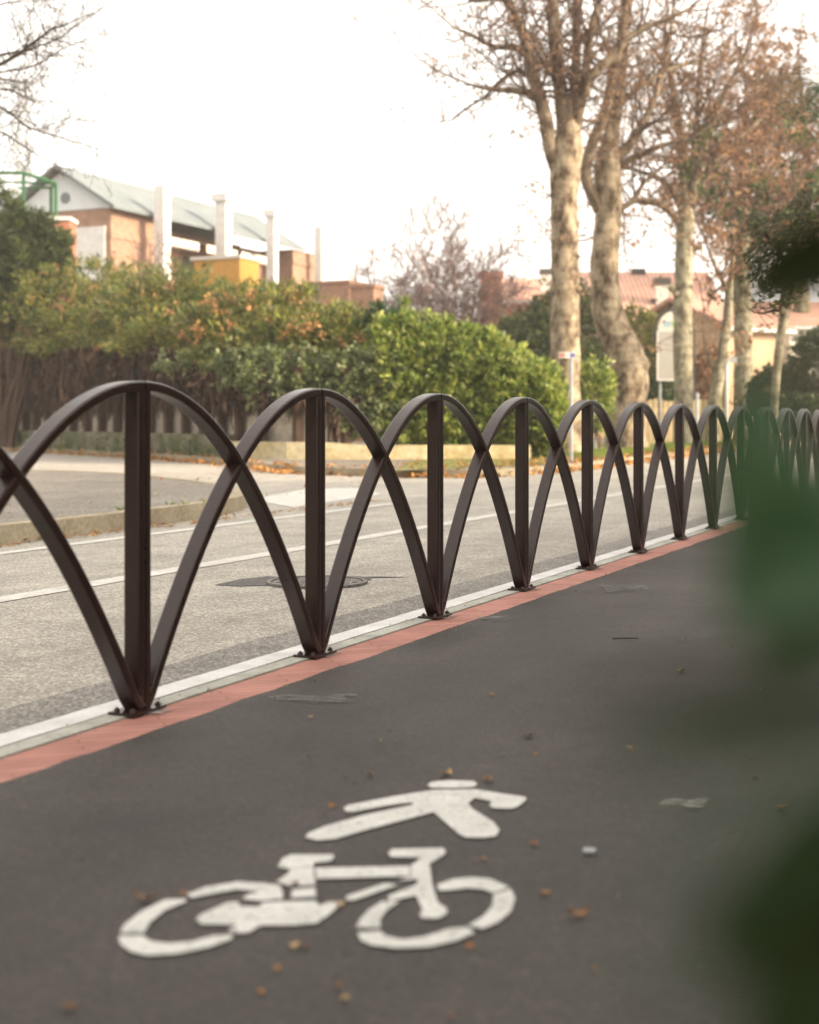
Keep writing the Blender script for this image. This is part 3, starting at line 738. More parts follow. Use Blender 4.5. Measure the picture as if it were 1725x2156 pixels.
def plane_tree(label, Y, trunk, limbs, r, mat='bark', limb_n=3, leafp=0.25, knots=(), lsz=0.12, spawn=1.0, extra_twigs=True, group='plane trees along the road', twig='twig', minr=0.006, fine=(3, 4, 4), clen=1.0, name='plane_tree', lmat='limb', leafmat='dry_leaf'):
    tp, tr = trace(trunk, Y, r)
    base = tp[0].copy(); base.z = 0.05; tp[0].z = 0.02
    th = thing(name, label, 'tree', base, group)
    mb = MB(); P, Q = dens(tp, tr, 5)
    Q = [q * (1 + 0.10 * noise.noise(Vector((i * 0.7, Y, 0)))) for i, q in enumerate(Q)]
    mb.tube(P, Q, 14)
    for (u, v, w) in knots:
        c = at(u, v, Y - 0.1); k = w / FPX * Y
        mb.tube([c + Vector((0, 0, -k)), c + Vector((0, -.02, -k * .5)), c, c + Vector((0, 0, k * .6)), c + Vector((0, 0, k))], [k * .3, k * .85, k, k * .8, k * .2], 9)
    ob = mb.build('trunk', M[mat], th, True)
    cr, lf = MB(), MB()
    for pts, dy in limbs:
        lp, lr = trace(pts, Y, r, dy)
        P, Q = dens(lp, lr, 3); m = MB(); m.tube(P, Q, 8); m.build('limb', M[lmat], th, True)
        n = len(P); L = sum((P[i + 1] - P[i]).length for i in range(n - 1))
        for k in range(int(L * spawn * limb_n)):
            f = r.uniform(0.15, 1.0); i = min(n - 2, int(f * (n - 1))); s = P[i].lerp(P[i + 1], f * (n - 1) - i)
            ax = (P[i + 1] - P[i]).normalized(); nd = (ax * 0.5 + rvec(r) + Vector((0, 0, 0.1))).normalized()
            grow(cr, lf, s, nd, r.uniform(0.9, 2.2) * clen, min(Q[i] * 0.5, r.uniform(0.02, 0.05)), 2, r, 0.15, leafp, minr, lsz, fine)
        # leader continues
        grow(cr, lf, P[-1], (P[-1] - P[-2]).normalized(), 3.0 * clen, Q[-1], 3, r, 0.3, leafp, minr, lsz, fine)
    P, Q = dens(tp, tr, 5)
    if extra_twigs:
        for k in range(26):      # whiskers on the trunk
            i = r.randint(len(P) // 4, len(P) - 2); a = r.uniform(0, 6.28)
            nd = Vector((math.cos(a), math.sin(a), r.uniform(0, .5)))
            grow(cr, lf, P[i] + nd * Q[i] * .8, nd, r.uniform(.5, 1.4), 0.010, 1, r, 0.1, leafp, minr * .8, lsz, (4, 4, 4))
    c = cr.build('crown', M[twig], th)
    if lf.v:
        l = lf.build('leaf_cluster', M[leafmat], th); l.parent = c
    return th
rt = random.Random(5)
plane_tree('thick mottled plane tree nearest the camera, forking low into many upright limbs', 32.7,
  [(1193, 985, 40), (1192, 940, 35), (1191, 850, 32), (1190, 750, 31), (1190, 600, 29), (1189, 480, 28), (1188, 420, 29), (1191, 365, 33), (1196, 310, 32), (1199, 270, 24), (1200, 235, 13), (1201, 205, 4)],
  [([(1183, 390, 14), (1158, 311, 14), (1149, 249, 15), (1124, 161, 13), (1106, 83, 11), (1080, 20, 8), (1055, -60, 6)], -0.8),
   ([(1192, 330, 20), (1187, 250, 16), (1178, 170, 15), (1168, 78, 14), (1163, -10, 12), (1160, -90, 10)], 0.2),
   ([(1200, 300, 16), (1206, 230, 12), (1212, 150, 11), (1215, 52, 9), (1210, -60, 7)], 0.8),
   ([(1207, 290, 14), (1222, 215, 13), (1246, 160, 11), (1288, 120, 9), (1330, 75, 7), (1392, 45, 5), (1450, 20, 3.5)], -0.6),
   ([(1220, 220, 9), (1235, 140, 9), (1243, 70, 8), (1262, 0, 7), (1270, -70, 5)], 0.5),
   ([(1143, 215, 9), (1110, 195, 9), (1080, 190, 7), (1030, 188, 4), (985, 176, 2.5)], -0.5),
   ([(1115, 120, 8), (1085, 100, 7), (1040, 98, 5), (995, 75, 3.5), (955, 58, 2)], -1.2),
   ([(1135, 180, 7), (1095, 150, 5), (1060, 165, 4), (1020, 205, 3)], 0.9),
   ([(1105, 80, 6), (1060, 0, 5), (1000, 2, 4), (950, -20, 3)], 0.6)], rt, knots=((1212, 470, 9), (1185, 560, 9), (1216, 610, 10), (1178, 690, 8), (1215, 540, 7), (1189, 745, 7)), leafp=0.22, spawn=2.0, lsz=0.085)
plane_tree('plane tree with a trunk bent sharply at a round burl', 37.5,
  [(1322, 985, 50), (1318, 930, 44), (1318, 870, 41), (1326, 800, 40), (1316, 742, 38), (1291, 690, 35), (1277, 640, 33), (1273, 560, 30), (1279, 480, 28), (1282, 410, 28), (1279, 355, 29), (1280, 325, 24), (1283, 290, 15), (1287, 255, 5)],
  [([(1270, 455, 13), (1250, 415, 13), (1234, 375, 12), (1238, 335, 12), (1250, 295, 12), (1272, 240, 11), (1292, 155, 10), (1310, 60, 8), (1320, -60, 6)], -1.0),
   ([(1280, 340, 20), (1292, 260, 15), (1303, 200, 13), (1312, 104, 11), (1322, 0, 9), (1325, -80, 7)], 0.3),
   ([(1288, 340, 14), (1330, 300, 10), (1365, 240, 8), (1390, 170, 6), (1410, 80, 5), (1420, 0, 3)], 0.9),
   ([(1300, 350, 9), (1350, 325, 7), (1400, 305, 5), (1450, 290, 3)], -0.6),
   ([(1290, 240, 7), (1340, 190, 6), (1400, 150, 5), (1470, 130, 3)], 0.6),
   ([(1304, 440, 7), (1330, 425, 6), (1360, 380, 4), (1395, 350, 3)], 0.2)], rt, knots=((1345, 768, 24), (1338, 800, 24), (1266, 592, 12), (1300, 470, 12), (1262, 615, 9)), leafp=0.4, spawn=1.4, lsz=0.09)
plane_tree('slimmer plane tree partly hiding the arched notice board', 43.4,
  [(1441, 985, 24), (1440, 930, 21), (1440, 830, 20), (1438, 740, 20), (1438, 650, 19), (1440, 560, 18), (1441, 500, 18), (1443, 466, 19), (1446, 435, 14), (1447, 400, 4)],
  [([(1436, 480, 8), (1415, 450, 8), (1385, 428, 7), (1345, 422, 6), (1310, 438, 5), (1290, 470, 3)], -0.8),
   ([(1440, 450, 9), (1415, 400, 7), (1385, 375, 6), (1345, 360, 4), (1310, 350, 3)], 0.8),
   ([(1445, 430, 14), (1440, 363, 11), (1437, 310, 9), (1425, 235, 8), (1410, 150, 6), (1400, 60, 4)], 0.2),
   ([(1452, 440, 11), (1463, 385, 10), (1472, 330, 9), (1500, 259, 7), (1535, 180, 5), (1570, 110, 4)], -0.7),
   ([(1460, 420, 8), (1500, 350, 7), (1545, 300, 5), (1600, 255, 4)], 0.8),
   ([(1448, 400, 8), (1465, 300, 7), (1470, 200, 6), (1480, 100, 4)], 0.9)], rt, knots=((1424, 618, 9), (1414, 607, 8), (1452, 600, 9)), leafp=0.7, mat='bark_far', lsz=0.11, spawn=1.9)
plane_tree('plane tree with a straight grey trunk between the thin leaning trees', 52.4,
  [(1567, 960, 22), (1567, 900, 20), (1566, 800, 20), (1565, 700, 19), (1563, 600, 19), (1562, 540, 18), (1562, 490, 17)],
  [([(1558, 500, 9), (1535, 440, 7), (1510, 370, 5), (1490, 290, 4)], -1),
   ([(1562, 490, 13), (1560, 420, 10), (1565, 330, 7), (1572, 250, 5), (1570, 160, 3)], 0.3),
   ([(1566, 500, 9), (1595, 430, 7), (1625, 360, 5), (1650, 290, 4)], 0.8),
   ([(1560, 520, 6), (1530, 500, 5), (1495, 480, 3)], -.8),
   ([(1565, 520, 6), (1610, 480, 5), (1650, 450, 3)], .8)], rt, mat='bark_far', leafp=0.8, lsz=0.15, spawn=2.0, fine=(5, 5, 4))
plane_tree('distant plane tree with a rusty brown crown at the far right', 64,
  [(1690, 960, 20), (1690, 800, 18), (1688, 650, 17), (1686, 540, 16)],
  [([(1686, 540, 12), (1660, 440, 8), (1640, 330, 5), (1625, 230, 3)], -1),
   ([(1688, 540, 12), (1695, 430, 9), (1700, 320, 6), (1690, 220, 4)], .4),
   ([(1690, 540, 10), (1730, 450, 7), (1770, 350, 4)], 1),
   ([(1686, 560, 8), (1640, 500, 6), (1600, 450, 4)], 0)], rt, mat='bark_far', leafp=0.8, lsz=0.18, spawn=2.0, fine=(5, 5, 4), extra_twigs=False)
plane_tree('thin pale tree leaning to the right beside the white marker post', 47,
  [(1500, 960, 17), (1503, 880, 14), (1512, 800, 13), (1525, 720, 11), (1534, 650, 10), (1538, 590, 8)],
  [([(1538, 600, 7), (1545, 530, 5), (1540, 460, 3)], .3), ([(1512, 790, 6), (1495, 760, 4), (1485, 730, 2.5)], 0),
   ([(1537, 620, 5), (1510, 570, 4), (1490, 520, 2.5)], -.6)], rt, mat='bark_far', leafp=0.8, lsz=0.16, spawn=0.9, extra_twigs=False, group='thin trees')
plane_tree('thin dark tree with a curving forked stem and small dark leaves', 36,
  [(1625, 965, 9), (1628, 870, 9), (1636, 780, 9), (1645, 700, 10), (1655, 650, 10)],
  [([(1652, 670, 8), (1645, 640, 6), (1662, 580, 6), (1680, 520, 4), (1700, 470, 3)], -.4),
   ([(1655, 655, 9), (1668, 600, 7), (1650, 545, 5), (1620, 500, 4), (1600, 470, 2.5)], .4),
   ([(1665, 610, 6), (1700, 560, 5), (1740, 520, 3)], .3),
   ([(1664, 600, 6), (1672, 520, 5), (1668, 450, 3)], .3)], rt, mat='bark_far', leafp=0.95, lsz=0.14, spawn=2.2, extra_twigs=False, group='thin trees', twig='twig_dark', leafmat='conifer', clen=0.8)
# bare tree whose branches reach in from the left
plane_tree('leafless dark tree reaching in at the upper left edge', 24,
  [(-420, 1040, 40), (-415, 800, 36), (-400, 500, 32), (-390, 300, 26), (-370, 150, 18)],
  [([(-380, 320, 10), (-180, 230, 8), (-60, 165, 6), (0, 136, 4.4), (43, 111, 3.8), (64, 94, 3.4), (87, 78, 2.8), (107, 62, 2.3), (139, 52, 1.6), (165, 39, 1.1)], -.5),
   ([(-60, 150, 4), (0, 117, 3), (58, 105, 2.4), (95, 92, 2), (124, 81, 1.7), (162, 53, 1.3), (194, 33, .9)], .5),
   ([(-380, 330, 8), (-100, 190, 4), (0, 153, 2), (58, 143, 1.8), (95, 126, 1.6), (130, 104, 1.3), (170, 88, .9)], .9),
   ([(-390, 300, 8), (-120, 200, 4), (0, 188, 1.8), (43, 199, 1.5), (75, 212, 1.2), (112, 213, .8)], -.9),
   ([(-395, 420, 9), (-120, 180, 5), (0, 225, 2.6), (52, 263, 2.2), (87, 277, 1.8), (139, 293, 1.4), (214, 315, .8)], -.3),
   ([(-398, 460, 9), (-120, 230, 4), (0, 277, 2.2), (43, 303, 1.8), (81, 327, 1.4), (127, 353, .8)], .6),
   ([(-370, 150, 8), (-100, 30, 4), (0, 10, 1.8), (50, 2, 1.4), (110, 0, .9)], .2)], rt, limb_n=3, leafp=0.0, spawn=2.0, extra_twigs=False, group=None, twig='twig_dark', lmat='twig_dark', minr=0.0035, fine=(3, 3, 3), clen=0.5, name='bare_tree', lsz=0.06)
# hazy bare shrub tree behind the hedge
def fan_tree(name, label, u, v0, Y, htop, spread, r, mat, n=9, leafp=0.0, group=None):
    b = at(u, v0, Y); b.z = 0
    th = thing(name, label, 'tree', b, group)
    tm = MB(); tm.tube([b, b + Vector((.05, 0, 1.2))], [.16, .12], 8); tm.build('trunk', M[mat], th)
    cr, lf = MB(), MB()
    for k in range(n):
        a = (k / (n - 1) - .5) * 2
        d = Vector((a * spread, r.uniform(-.4, .4), 1)).normalized()
        grow(cr, lf, b + Vector((0, 0, 1.0)), d, htop * r.uniform(.7, 1) / (1 + .25 * abs(a)), .07, 3, r, .25, leafp, .014, .1, (6, 6, 5), .2)
    cr.build('crown', M[mat], th); return th
rf = random.Random(9)
fan_tree('bare_tree', 'hazy purple brown bare tree behind the bright hedge', 932, 900, 55, 6.6, 0.62, rf, 'twig_purple', 26)
fan_tree('bare_tree', 'small bare bush in front of the white panel of the brick house', 225, 900, 50, 5.3, 0.45, rf, 'twig_purple', 6)

# ------------------------------------------------------------------ buildings
T0 = Vector((math.sin(R(24.2)), math.cos(R(24.2)), 0)); N0 = Vector((math.cos(R(24.2)), -math.sin(R(24.2)), 0))
def frame(o, ax, bx): return lambda a, b, c: Vector((o[0], o[1], 0)) + ax * a + bx * b + Vector((0, 0, c))
# brick house with grey roof
C0 = Vector((-12.6, 60, 0)); hp = frame(C0, T0, -N0)
h = thing('brick_house', 'pinkish brick house with a grey gabled roof, white awnings and tall white pillars', 'house', C0)
def part(name, m, th, fn, smooth=False):
    mb = MB(); fn(mb); return mb.build(name, M[m], th, smooth)
def f(mb):
    mb.box(0.0, 3.6, 0.0, 5.1, 0, 9.85, hp)
    mb.box(3.6, 13.2, 1.6, 5.0, 0, 9.8, hp)
    mb.box(13.2, 15.3, 1.5, 5.1, 0, 9.7, hp); mb.box(15.3, 18.6, -0.3, 5.1, 0, 9.75, hp); mb.box(15.25, 18.7, -0.36, 5.1, 9.0, 9.2, hp)
    mb.box(3.6, 13.2, 0.2, 1.6, 0, 6.6, hp)
    mb.box(2.2, 2.45, -0.10, 0.0, 0, 9.0, hp); mb.box(-0.04, 3.6, -0.05, 0.0, 8.6, 8.85, hp)
part('wall', 'brickwall', h, f)
def f(mb):
    e0, e1 = -0.5, 16.3
    zr, ze = 11.65, 9.92
    for b0, z0, b1, z1 in ((-0.5, ze - .17, 2.56, zr), (5.6, ze - .17, 2.56, zr)):
        P = [hp(e0, b0, z0), hp(e1, b0, z0), hp(e1, b1, z1), hp(e0, b1, z1)]
        Q = [p + Vector((0, 0, .14)) for p in P]
        mb.add(P + Q, [(0, 1, 2, 3), (7, 6, 5, 4), (0, 4, 5, 1), (1, 5, 6, 2), (2, 6, 7, 3), (3, 7, 4, 0)])
part('roof', 'roofgrey', h, f)
def f(mb):
    mb.add([hp(-.06, -.1, 9.86), hp(-.06, 5.2, 9.86), hp(-.06, 2.56, 11.55), hp(.2, -.1, 9.86), hp(.2, 5.2, 9.86), hp(.2, 2.56, 11.55)], [(0, 1, 2), (5, 4, 3), (0, 3, 4, 1), (1, 4, 5, 2), (2, 5, 3, 0)])
part('gable', 'gablegrey', h, f)
def f(mb):
    c = hp(-.10, 2.3, 10.4); mb.tube([c, c + T0 * .03], [.24, .24], 20)
part('round_vent', 'roofgrey', h, f)
part('white_panel', 'white', h, lambda mb: mb.box(-.09, -0.02, .25, 2.5, 6.2, 9.1, hp))
for a0, a1 in ((4.6, 5.9), (7.9, 9.1), (10.9, 12.2)):
    w = part('window', 'dark', h, lambda mb: mb.box(a0, a1, 1.52, 1.58, 6.7, 8.7, hp))
def solve_a(u, b):
    best = min((abs((CX + FPX * hp(a / 50, b, 0).x / hp(a / 50, b, 0).y) - u), a / 50) for a in range(-100, 1300))
    return best[1]
for k, (u, vt, w) in enumerate(((342, 392, .52), (471, 412, .56), (574, 445, .44), (674, 478, .44))):
    a = solve_a(u, -1.0); c = hp(a, -1.0, 0); zt = HC + (HY - vt) / FPX * c.y
    def f(mb):
        mb.box(a - w / 2, a + w / 2, -1.0 - w / 2, -1.0 + w / 2, 0, zt, hp)
        if k in (1, 2): mb.box(a - w * .75, a + w * .75, -1.0 - w * .75, -1.0 + w * .75, zt - .28, zt + .06, hp)
        else: mb.box(a - w * .18, a + w * .18, -1.0 - w / 2 - .03, -1.0 - w / 2, 0, zt - .1, hp)
    part('pillar', 'white', h, f)
for a0, a1, z1 in ((4.3, 7.0, 9.45), (7.6, 10.4, 9.45), (10.8, 13.6, 9.45)):
    def f(mb):
        top = [hp(a0, 1.5, z1), hp(a1, 1.5, z1)]; low = [hp(a0, .1, z1 - .30), hp(a1, .1, z1 - .30)]
        dz = Vector((0, 0, .03)); mb.add([*top, low[1], low[0], *(p + dz for p in (*top, low[1], low[0]))], [(0, 1, 2, 3), (7, 6, 5, 4), (0, 4, 5, 1), (2, 6, 7, 3), (1, 5, 6, 2), (3, 7, 4, 0)])
        k = int((a1 - a0) / .3)
        for i in range(k):
            x0, x1 = a0 + (a1 - a0) * i / k, a0 + (a1 - a0) * (i + 1) / k
            mb.box(x0, x1 - .02, .075, .10, z1 - .62, z1 - .30, hp); mb.box(x0 + .07, x1 - .09, .075, .10, z1 - .70, z1 - .62, hp)
    part('awning', 'awning', h, f)
part('balustrade', 'brickwall', h, lambda mb: mb.box(3.7, 15.2, -.2, 0.05, 6.0, 7.3, hp))
# yellow hut
yo = at(505, 540, 50); yf = frame(yo, T0, -N0)
y = thing('yellow_hut', 'yellow painted boxy hut with a pale rim rising above the oleanders', 'hut', (yo.x, yo.y, 0))
part('wall', 'yellow', y, lambda mb: mb.box(0, 1.32, 0, 1.97, 0, 6.6, yf)); part('rim', 'palewall', y, lambda mb: mb.box(-.06, 1.38, -.06, 2.03, 6.6, 6.72, yf))
# brick garden piers to the right of the house
for lab, u, v, Y, wa, wb in (('low pale brick wall at the right foot of the brick house', 700, 598, 54, 2.0, 1.4), ('square brick pier left of the hazy bare tree', 775, 606, 52, .8, .45)):
    o = at(u, v, Y); ff = frame(o, T0, -N0); t_ = thing('brick_pier', lab, 'wall', (o.x, o.y, 0))
    part('wall', 'brickwall', t_, lambda mb: mb.box(0, wa, -wb / 2, wb / 2 + .5, 0, o.z, ff)); part('coping', 'brickwall', t_, lambda mb: mb.box(-.06, wa + .06, -wb / 2 - .06, wb / 2 + .56, o.z, o.z + .12, ff))
# terrace block with the green steel frame on it
to = at(146, 500, 46.2); tf = frame(to, Vector((1, 0, 0)), Vector((0, 1, 0)))
t_ = thing('terrace_wall', 'rust red terrace wall with white coping behind the dark conifer', 'wall', (to.x, to.y, 0))
zt = HC + (HY - 462) / FPX * 46
part('wall', 'redwall', t_, lambda mb: mb.box(-9, 0, 0, 1.0, 0, zt, tf)); part('coping', 'white', t_, lambda mb: mb.box(-9, .05, -.06, 1.05, zt, zt + .12, tf))
gz = zt + .12
gf = thing('green_frame', 'green painted steel pergola frame standing on the rust red terrace', 'pergola', (at(50, 500, 47).x, 47, gz))
for u, Y, vt in ((50, 46.5, 362), (118, 46.9, 386), (108, 47.0, 394), (-60, 46.5, 362)):
    p = at(u, 440, Y); zz = HC + (HY - vt) / FPX * Y
    part('post', 'greenpaint', gf, lambda mb: mb.box(p.x - .05, p.x + .05, Y - .05, Y + .05, gz, zz))
def bar(a, b, r_): part('rail', 'greenpaint', gf, lambda mb: mb.tube([a, b], [r_, r_], 6))
bar(at(-60, 364, 46.5), at(50, 364, 46.5), .06); bar(at(50, 364, 46.5), at(118, 386, 46.9), .06); bar(at(0, 383, 46.8), at(118, 386, 46.9), .035); bar(at(118, 386, 46.9), at(108, 395, 47.0), .05); bar(at(40, 396, 47.0), at(108, 395, 47.0), .04)
# lattice mast far behind
ml = at(48, 700, 230); mt = thing('lattice_mast', 'faint grey lattice mast in the haze at the left', 'mast', (ml.x, ml.y, 0))
def f(mb):
    H_ = 56; w0, w1 = 1.9, .5
    cn = lambda s, i, z: Vector((ml.x + s[0] * (w0 + (w1 - w0) * z / H_), ml.y + s[1] * (w0 + (w1 - w0) * z / H_), z))
    S = [(-1, -1), (1, -1), (1, 1), (-1, 1)]
    for s in S: mb.tube([cn(s, 0, 0), cn(s, 0, H_)], [.14, .10], 4)
    for k in range(18):
        z0, z1 = H_ * k / 18, H_ * (k + 1) / 18
        for j in range(4):
            mb.tube([cn(S[j], 0, z0), cn(S[(j + 1) % 4], 0, z1)], [.07, .07], 3); mb.tube([cn(S[(j + 1) % 4], 0, z0), cn(S[j], 0, z1)], [.07, .07], 3)
part('lattice', 'steel', mt, f)
# red roofed houses on the right
def roof_house(name, label, u0, u1, vridge, veave, Y, wallm, depth=5.0, zbot=0.0, ang=0.0, over=.4, gable=True):
    a, b = at(u0, veave, Y), at(u1, veave, Y)
    ax = Vector((math.cos(ang), math.sin(ang), 0)); bx = Vector((-math.sin(ang), math.cos(ang), 0))
    L = (b.x - a.x) / math.cos(ang); fr = frame(a, ax, bx)
    ze = a.z; zr = HC + (HY - vridge) / FPX * (Y + depth)
    t_ = thing(name, label, 'house', (a.x, a.y, 0))
    part('wall', wallm, t_, lambda mb: mb.box(over, L - over, over, 2 * depth - over, 0, ze + .02, fr))
    def f(mb):
        for s in (0, 1):
            e = 0 if s == 0 else 2 * depth
            P = [fr(0, e, ze - .02), fr(L, e, ze - .02), fr(L, depth, zr), fr(0, depth, zr)]; Q = [p + Vector((0, 0, .16)) for p in P]
            mb.add(P + Q, [(0, 1, 2, 3), (7, 6, 5, 4), (0, 4, 5, 1), (1, 5, 6, 2), (2, 6, 7, 3), (3, 7, 4, 0)])
    part('roof', 'tiles', t_, f)
    def f(mb):
        for x in (over, L - over - .05): mb.add([fr(x, over, ze), fr(x, 2 * depth - over, ze), fr(x, depth, zr - .1), fr(x + .05, over, ze), fr(x + .05, 2 * depth - over, ze), fr(x + .05, depth, zr - .1)], [(0, 1, 2), (5, 4, 3), (0, 3, 4, 1), (1, 4, 5, 2), (2, 5, 3, 0)])
    part('gable', wallm, t_, f)
    part('gutter', 'steel', t_, lambda mb: mb.box(0, L, -.12, .0, ze - .1, ze + .04, fr))
    return t_, fr, L, ze, zr
hB, fB, LB, zeB, zrB = roof_house('tiled_house', 'long house with a pink tiled roof behind the second and third plane trees', 1190, 1546, 580, 688, 62, 'peach', 5.5)
for x0, z0 in ((4.9, zeB - 1.6), (1.2, zeB - 1.7), (2.9, zeB - 1.7)):
    w = part('window', 'white', hB, lambda mb: mb.box(x0 - .1, x0 + 1.0, .34, .398, z0 - .1, z0 + 1.1, fB))
    g_ = part('pane', 'glass', hB, lambda mb: mb.box(x0, x0 + .9, .32, .338, z0, z0 + 1.0, fB)); g_.parent = w
def chim(th, fr, u, vt, Y, w, b0):
    p = at(u, vt, Y)
    def f(mb): mb.box(p.x - w / 2, p.x + w / 2, Y - w / 2, Y + w / 2, p.z - 3.0, p.z)
    c = part('chimney', 'palewall', th, f)
    c2 = part('chimney_cap', 'dark', th, lambda mb: mb.box(p.x - w * .65, p.x + w * .65, Y - w * .65, Y + w * .65, p.z, p.z + .3)); c2.parent = c
chim(hB, fB, 1393, 600, 64.0, .55, 0); chim(hB, fB, 1343, 580, 67.5, .5, 0)
sk = part('skylight', 'glass', hB, lambda mb: mb.box(4.1, 4.9, 2.0, 2.6, zeB + (zrB - zeB) * 2.3 / 5.5 + .12, zeB + (zrB - zeB) * 2.3 / 5.5 + .22, fB))
hA, fA, LA, zeA, zrA = roof_house('tiled_house', 'smaller hazy tiled house left of the nearest plane tree', 1042, 1188, 592, 634, 78, 'redwall', 4.5)
chim(hA, fA, 1148, 578, 80, .5, 0)
cp = at(1033, 586, 70); ct = thing('brick_chimney', 'hazy reddish brick chimney stack beside the purple bare tree', 'chimney', (cp.x, cp.y, 0))
part('stack', 'redwall', ct, lambda mb: mb.box(cp.x - .5, cp.x + .5, 69.5, 70.5, 0, cp.z)); part('cap', 'redwall', ct, lambda mb: mb.box(cp.x - .62, cp.x + .62, 69.38, 70.62, cp.z, cp.z + .3))
hC, fC, LC, zeC, zrC = roof_house('tiled_house', 'peach house with a sunlit wall right of the straight grey trunk', 1535, 1705, 636, 690, 54, 'peach', 3.2, ang=R(34))
hD, fD, LD, zeD, zrD = roof_house('white_house', 'pale plastered house behind the clipped round bushes', 1652, 1960, 640, 688, 61, 'palewall', 5.0, ang=R(8))

# conifers and shrubs on the right
rs = random.Random(31)
shrub('dark_conifer', 'tall hazy dark conifer left of the nearest plane tree', 'conifer', [(at(1110, 740, 52), (1.05, .9, 1.5), 480), (at(1075, 730, 52), (.7, .8, 1.1), 260), (at(1148, 700, 52), (.6, .7, 1.5), 320)], 'conifer', .22, .08, 10, rs)
shrub('dark_conifer', 'dark conifer filling the gap between the two thick plane trunks', 'conifer', [(at(1230, 700, 48), (.5, .7, 1.4), 360), (at(1232, 800, 44), (.75, .6, 1.1), 260)], 'conifer', .2, .08, 10, rs)
shrub('garden_shrub', 'yellow green shrub right of the bent plane trunk', 'bush', [(at(1340, 710, 50), (.75, .6, 1.1), 330), (at(1368, 770, 50), (.55, .5, .9), 200)], 'yellowgreen', .17, .08, 9, rs)
shrub('garden_shrub', 'low bright green shrub between the two thick plane trunks', 'bush', [(at(1250, 830, 36), (.5, .5, .9), 260)], 'laurel', .15, .08, 9, rs)
shrub('garden_shrub', 'reddish brown shrub behind the thin leaning tree', 'bush', [(at(1485, 800, 54), (.65, .5, 1.2), 300)], 'dry_leaf', .16, .09, 8, rs)
shrub('dark_shrub', 'dark shrub below the arched notice board', 'bush', [(at(1385, 818, 50), (.85, .5, .6), 300)], 'darkgreen', .15, .08, 9, rs)
def ball(label, u, v, Y, ru, n, group='clipped round bushes'):
    c = at(u, v, Y); k = ru / FPX * Y
    shrub('topiary_bush', label, 'topiary', [(c, (k, k, k * .95), n)], 'topiary', .10, .065, 10, rs, group, shell=.55, rough_amp=.06, upbias=0.0)
ball('clipped round dark bush right of the straight grey trunk', 1640, 835, 44, 66, 1300)
ball('largest clipped round bush at the right edge behind the leaves', 1745, 770, 42, 86, 1500)
ball('small clipped round bush low beside the thin dark tree', 1690, 880, 40, 50, 900)
# unseen hedges and houses, added to shade the path and darken railing reflections
for lab, t, n, rad in (('unseen evergreen hedge added to shade the cycle path beside the viewpoint', 1, 5.0, (1.2, 6.5, 2.6)), ('unseen evergreen hedge added to shade the cycle path further along', 17, 5.4, (1.2, 7.0, 2.3))):
    c = F(t, n, rad[2] * .9); hm = [((*(c + T * k)[:2], c.z), (1.5, 1.9, rad[2]), 260) for k in (-6, -3.6, -1.2, 1.2, 3.6, 6)]
    shrub('unseen_path_hedge', lab, 'hedge', hm, 'darkgreen', .24, .13, 7, rs)
c = F(-14, -9, 3.2); hm = [(c + T * k, (1.8, 2.2, 3.9), 420) for k in (-9, -6, -3, 0, 3, 6)]
shrub('unseen_road_hedge', 'unseen evergreen hedge added behind the viewpoint to darken the railing reflections', 'hedge', hm, 'darkgreen', .3, .16, 7, rs)  # added out of view; its dark green mirrors in the railing faces
def side_house(name, label, o, ax, bx, L, D, ze, zr, wm):
    fr = frame(o, ax, bx); t_ = thing(name, label, 'house', (o[0], o[1], 0))
    part('wall', wm, t_, lambda mb: mb.box(.3, L - .3, .3, D - .3, 0, ze + .02, fr))
    def f(mb):
        for e in (0, D):
            P = [fr(0, e, ze - .05), fr(L, e, ze - .05), fr(L, D / 2, zr), fr(0, D / 2, zr)]; Q = [p + Vector((0, 0, .16)) for p in P]
            mb.add(P + Q, [(0, 1, 2, 3), (7, 6, 5, 4), (0, 4, 5, 1), (1, 5, 6, 2), (2, 6, 7, 3), (3, 7, 4, 0)])
        for x in (.3, L - .35): mb.add([fr(x, .3, ze), fr(x, D - .3, ze), fr(x, D / 2, zr - .1)], [(0, 1, 2)])
    part('roof', 'tiles', t_, f)
    for x0 in (2.0, 6.0, 10.0, 14.0):
        if x0 + 1.2 > L: break
        for z0 in (1.0, 4.0):
            w_ = part('window', 'white', t_, lambda mb: mb.box(x0, x0 + 1.2, .24, .296, z0, z0 + 1.5, fr)); g_ = part('pane', 'glass', t_, lambda mb: mb.box(x0 + .1, x0 + 1.1, .22, .238, z0 + .1, z0 + 1.4, fr)); g_.parent = w_
side_house('unseen_shade_house', 'unseen two storey house added right of the cycle path to shade it', F(-9, 8), T, N, 26, 9, 6.6, 9.0, 'redwall')  # added out of view to keep the low sun off path and road
side_house('unseen_corner_house', 'unseen two storey brick house added behind the viewpoint to darken reflections', F(-3, -12), -T, -N, 17, 9, 6.4, 8.8, 'brickwall')  # added out of view so the railing faces mirror less sky

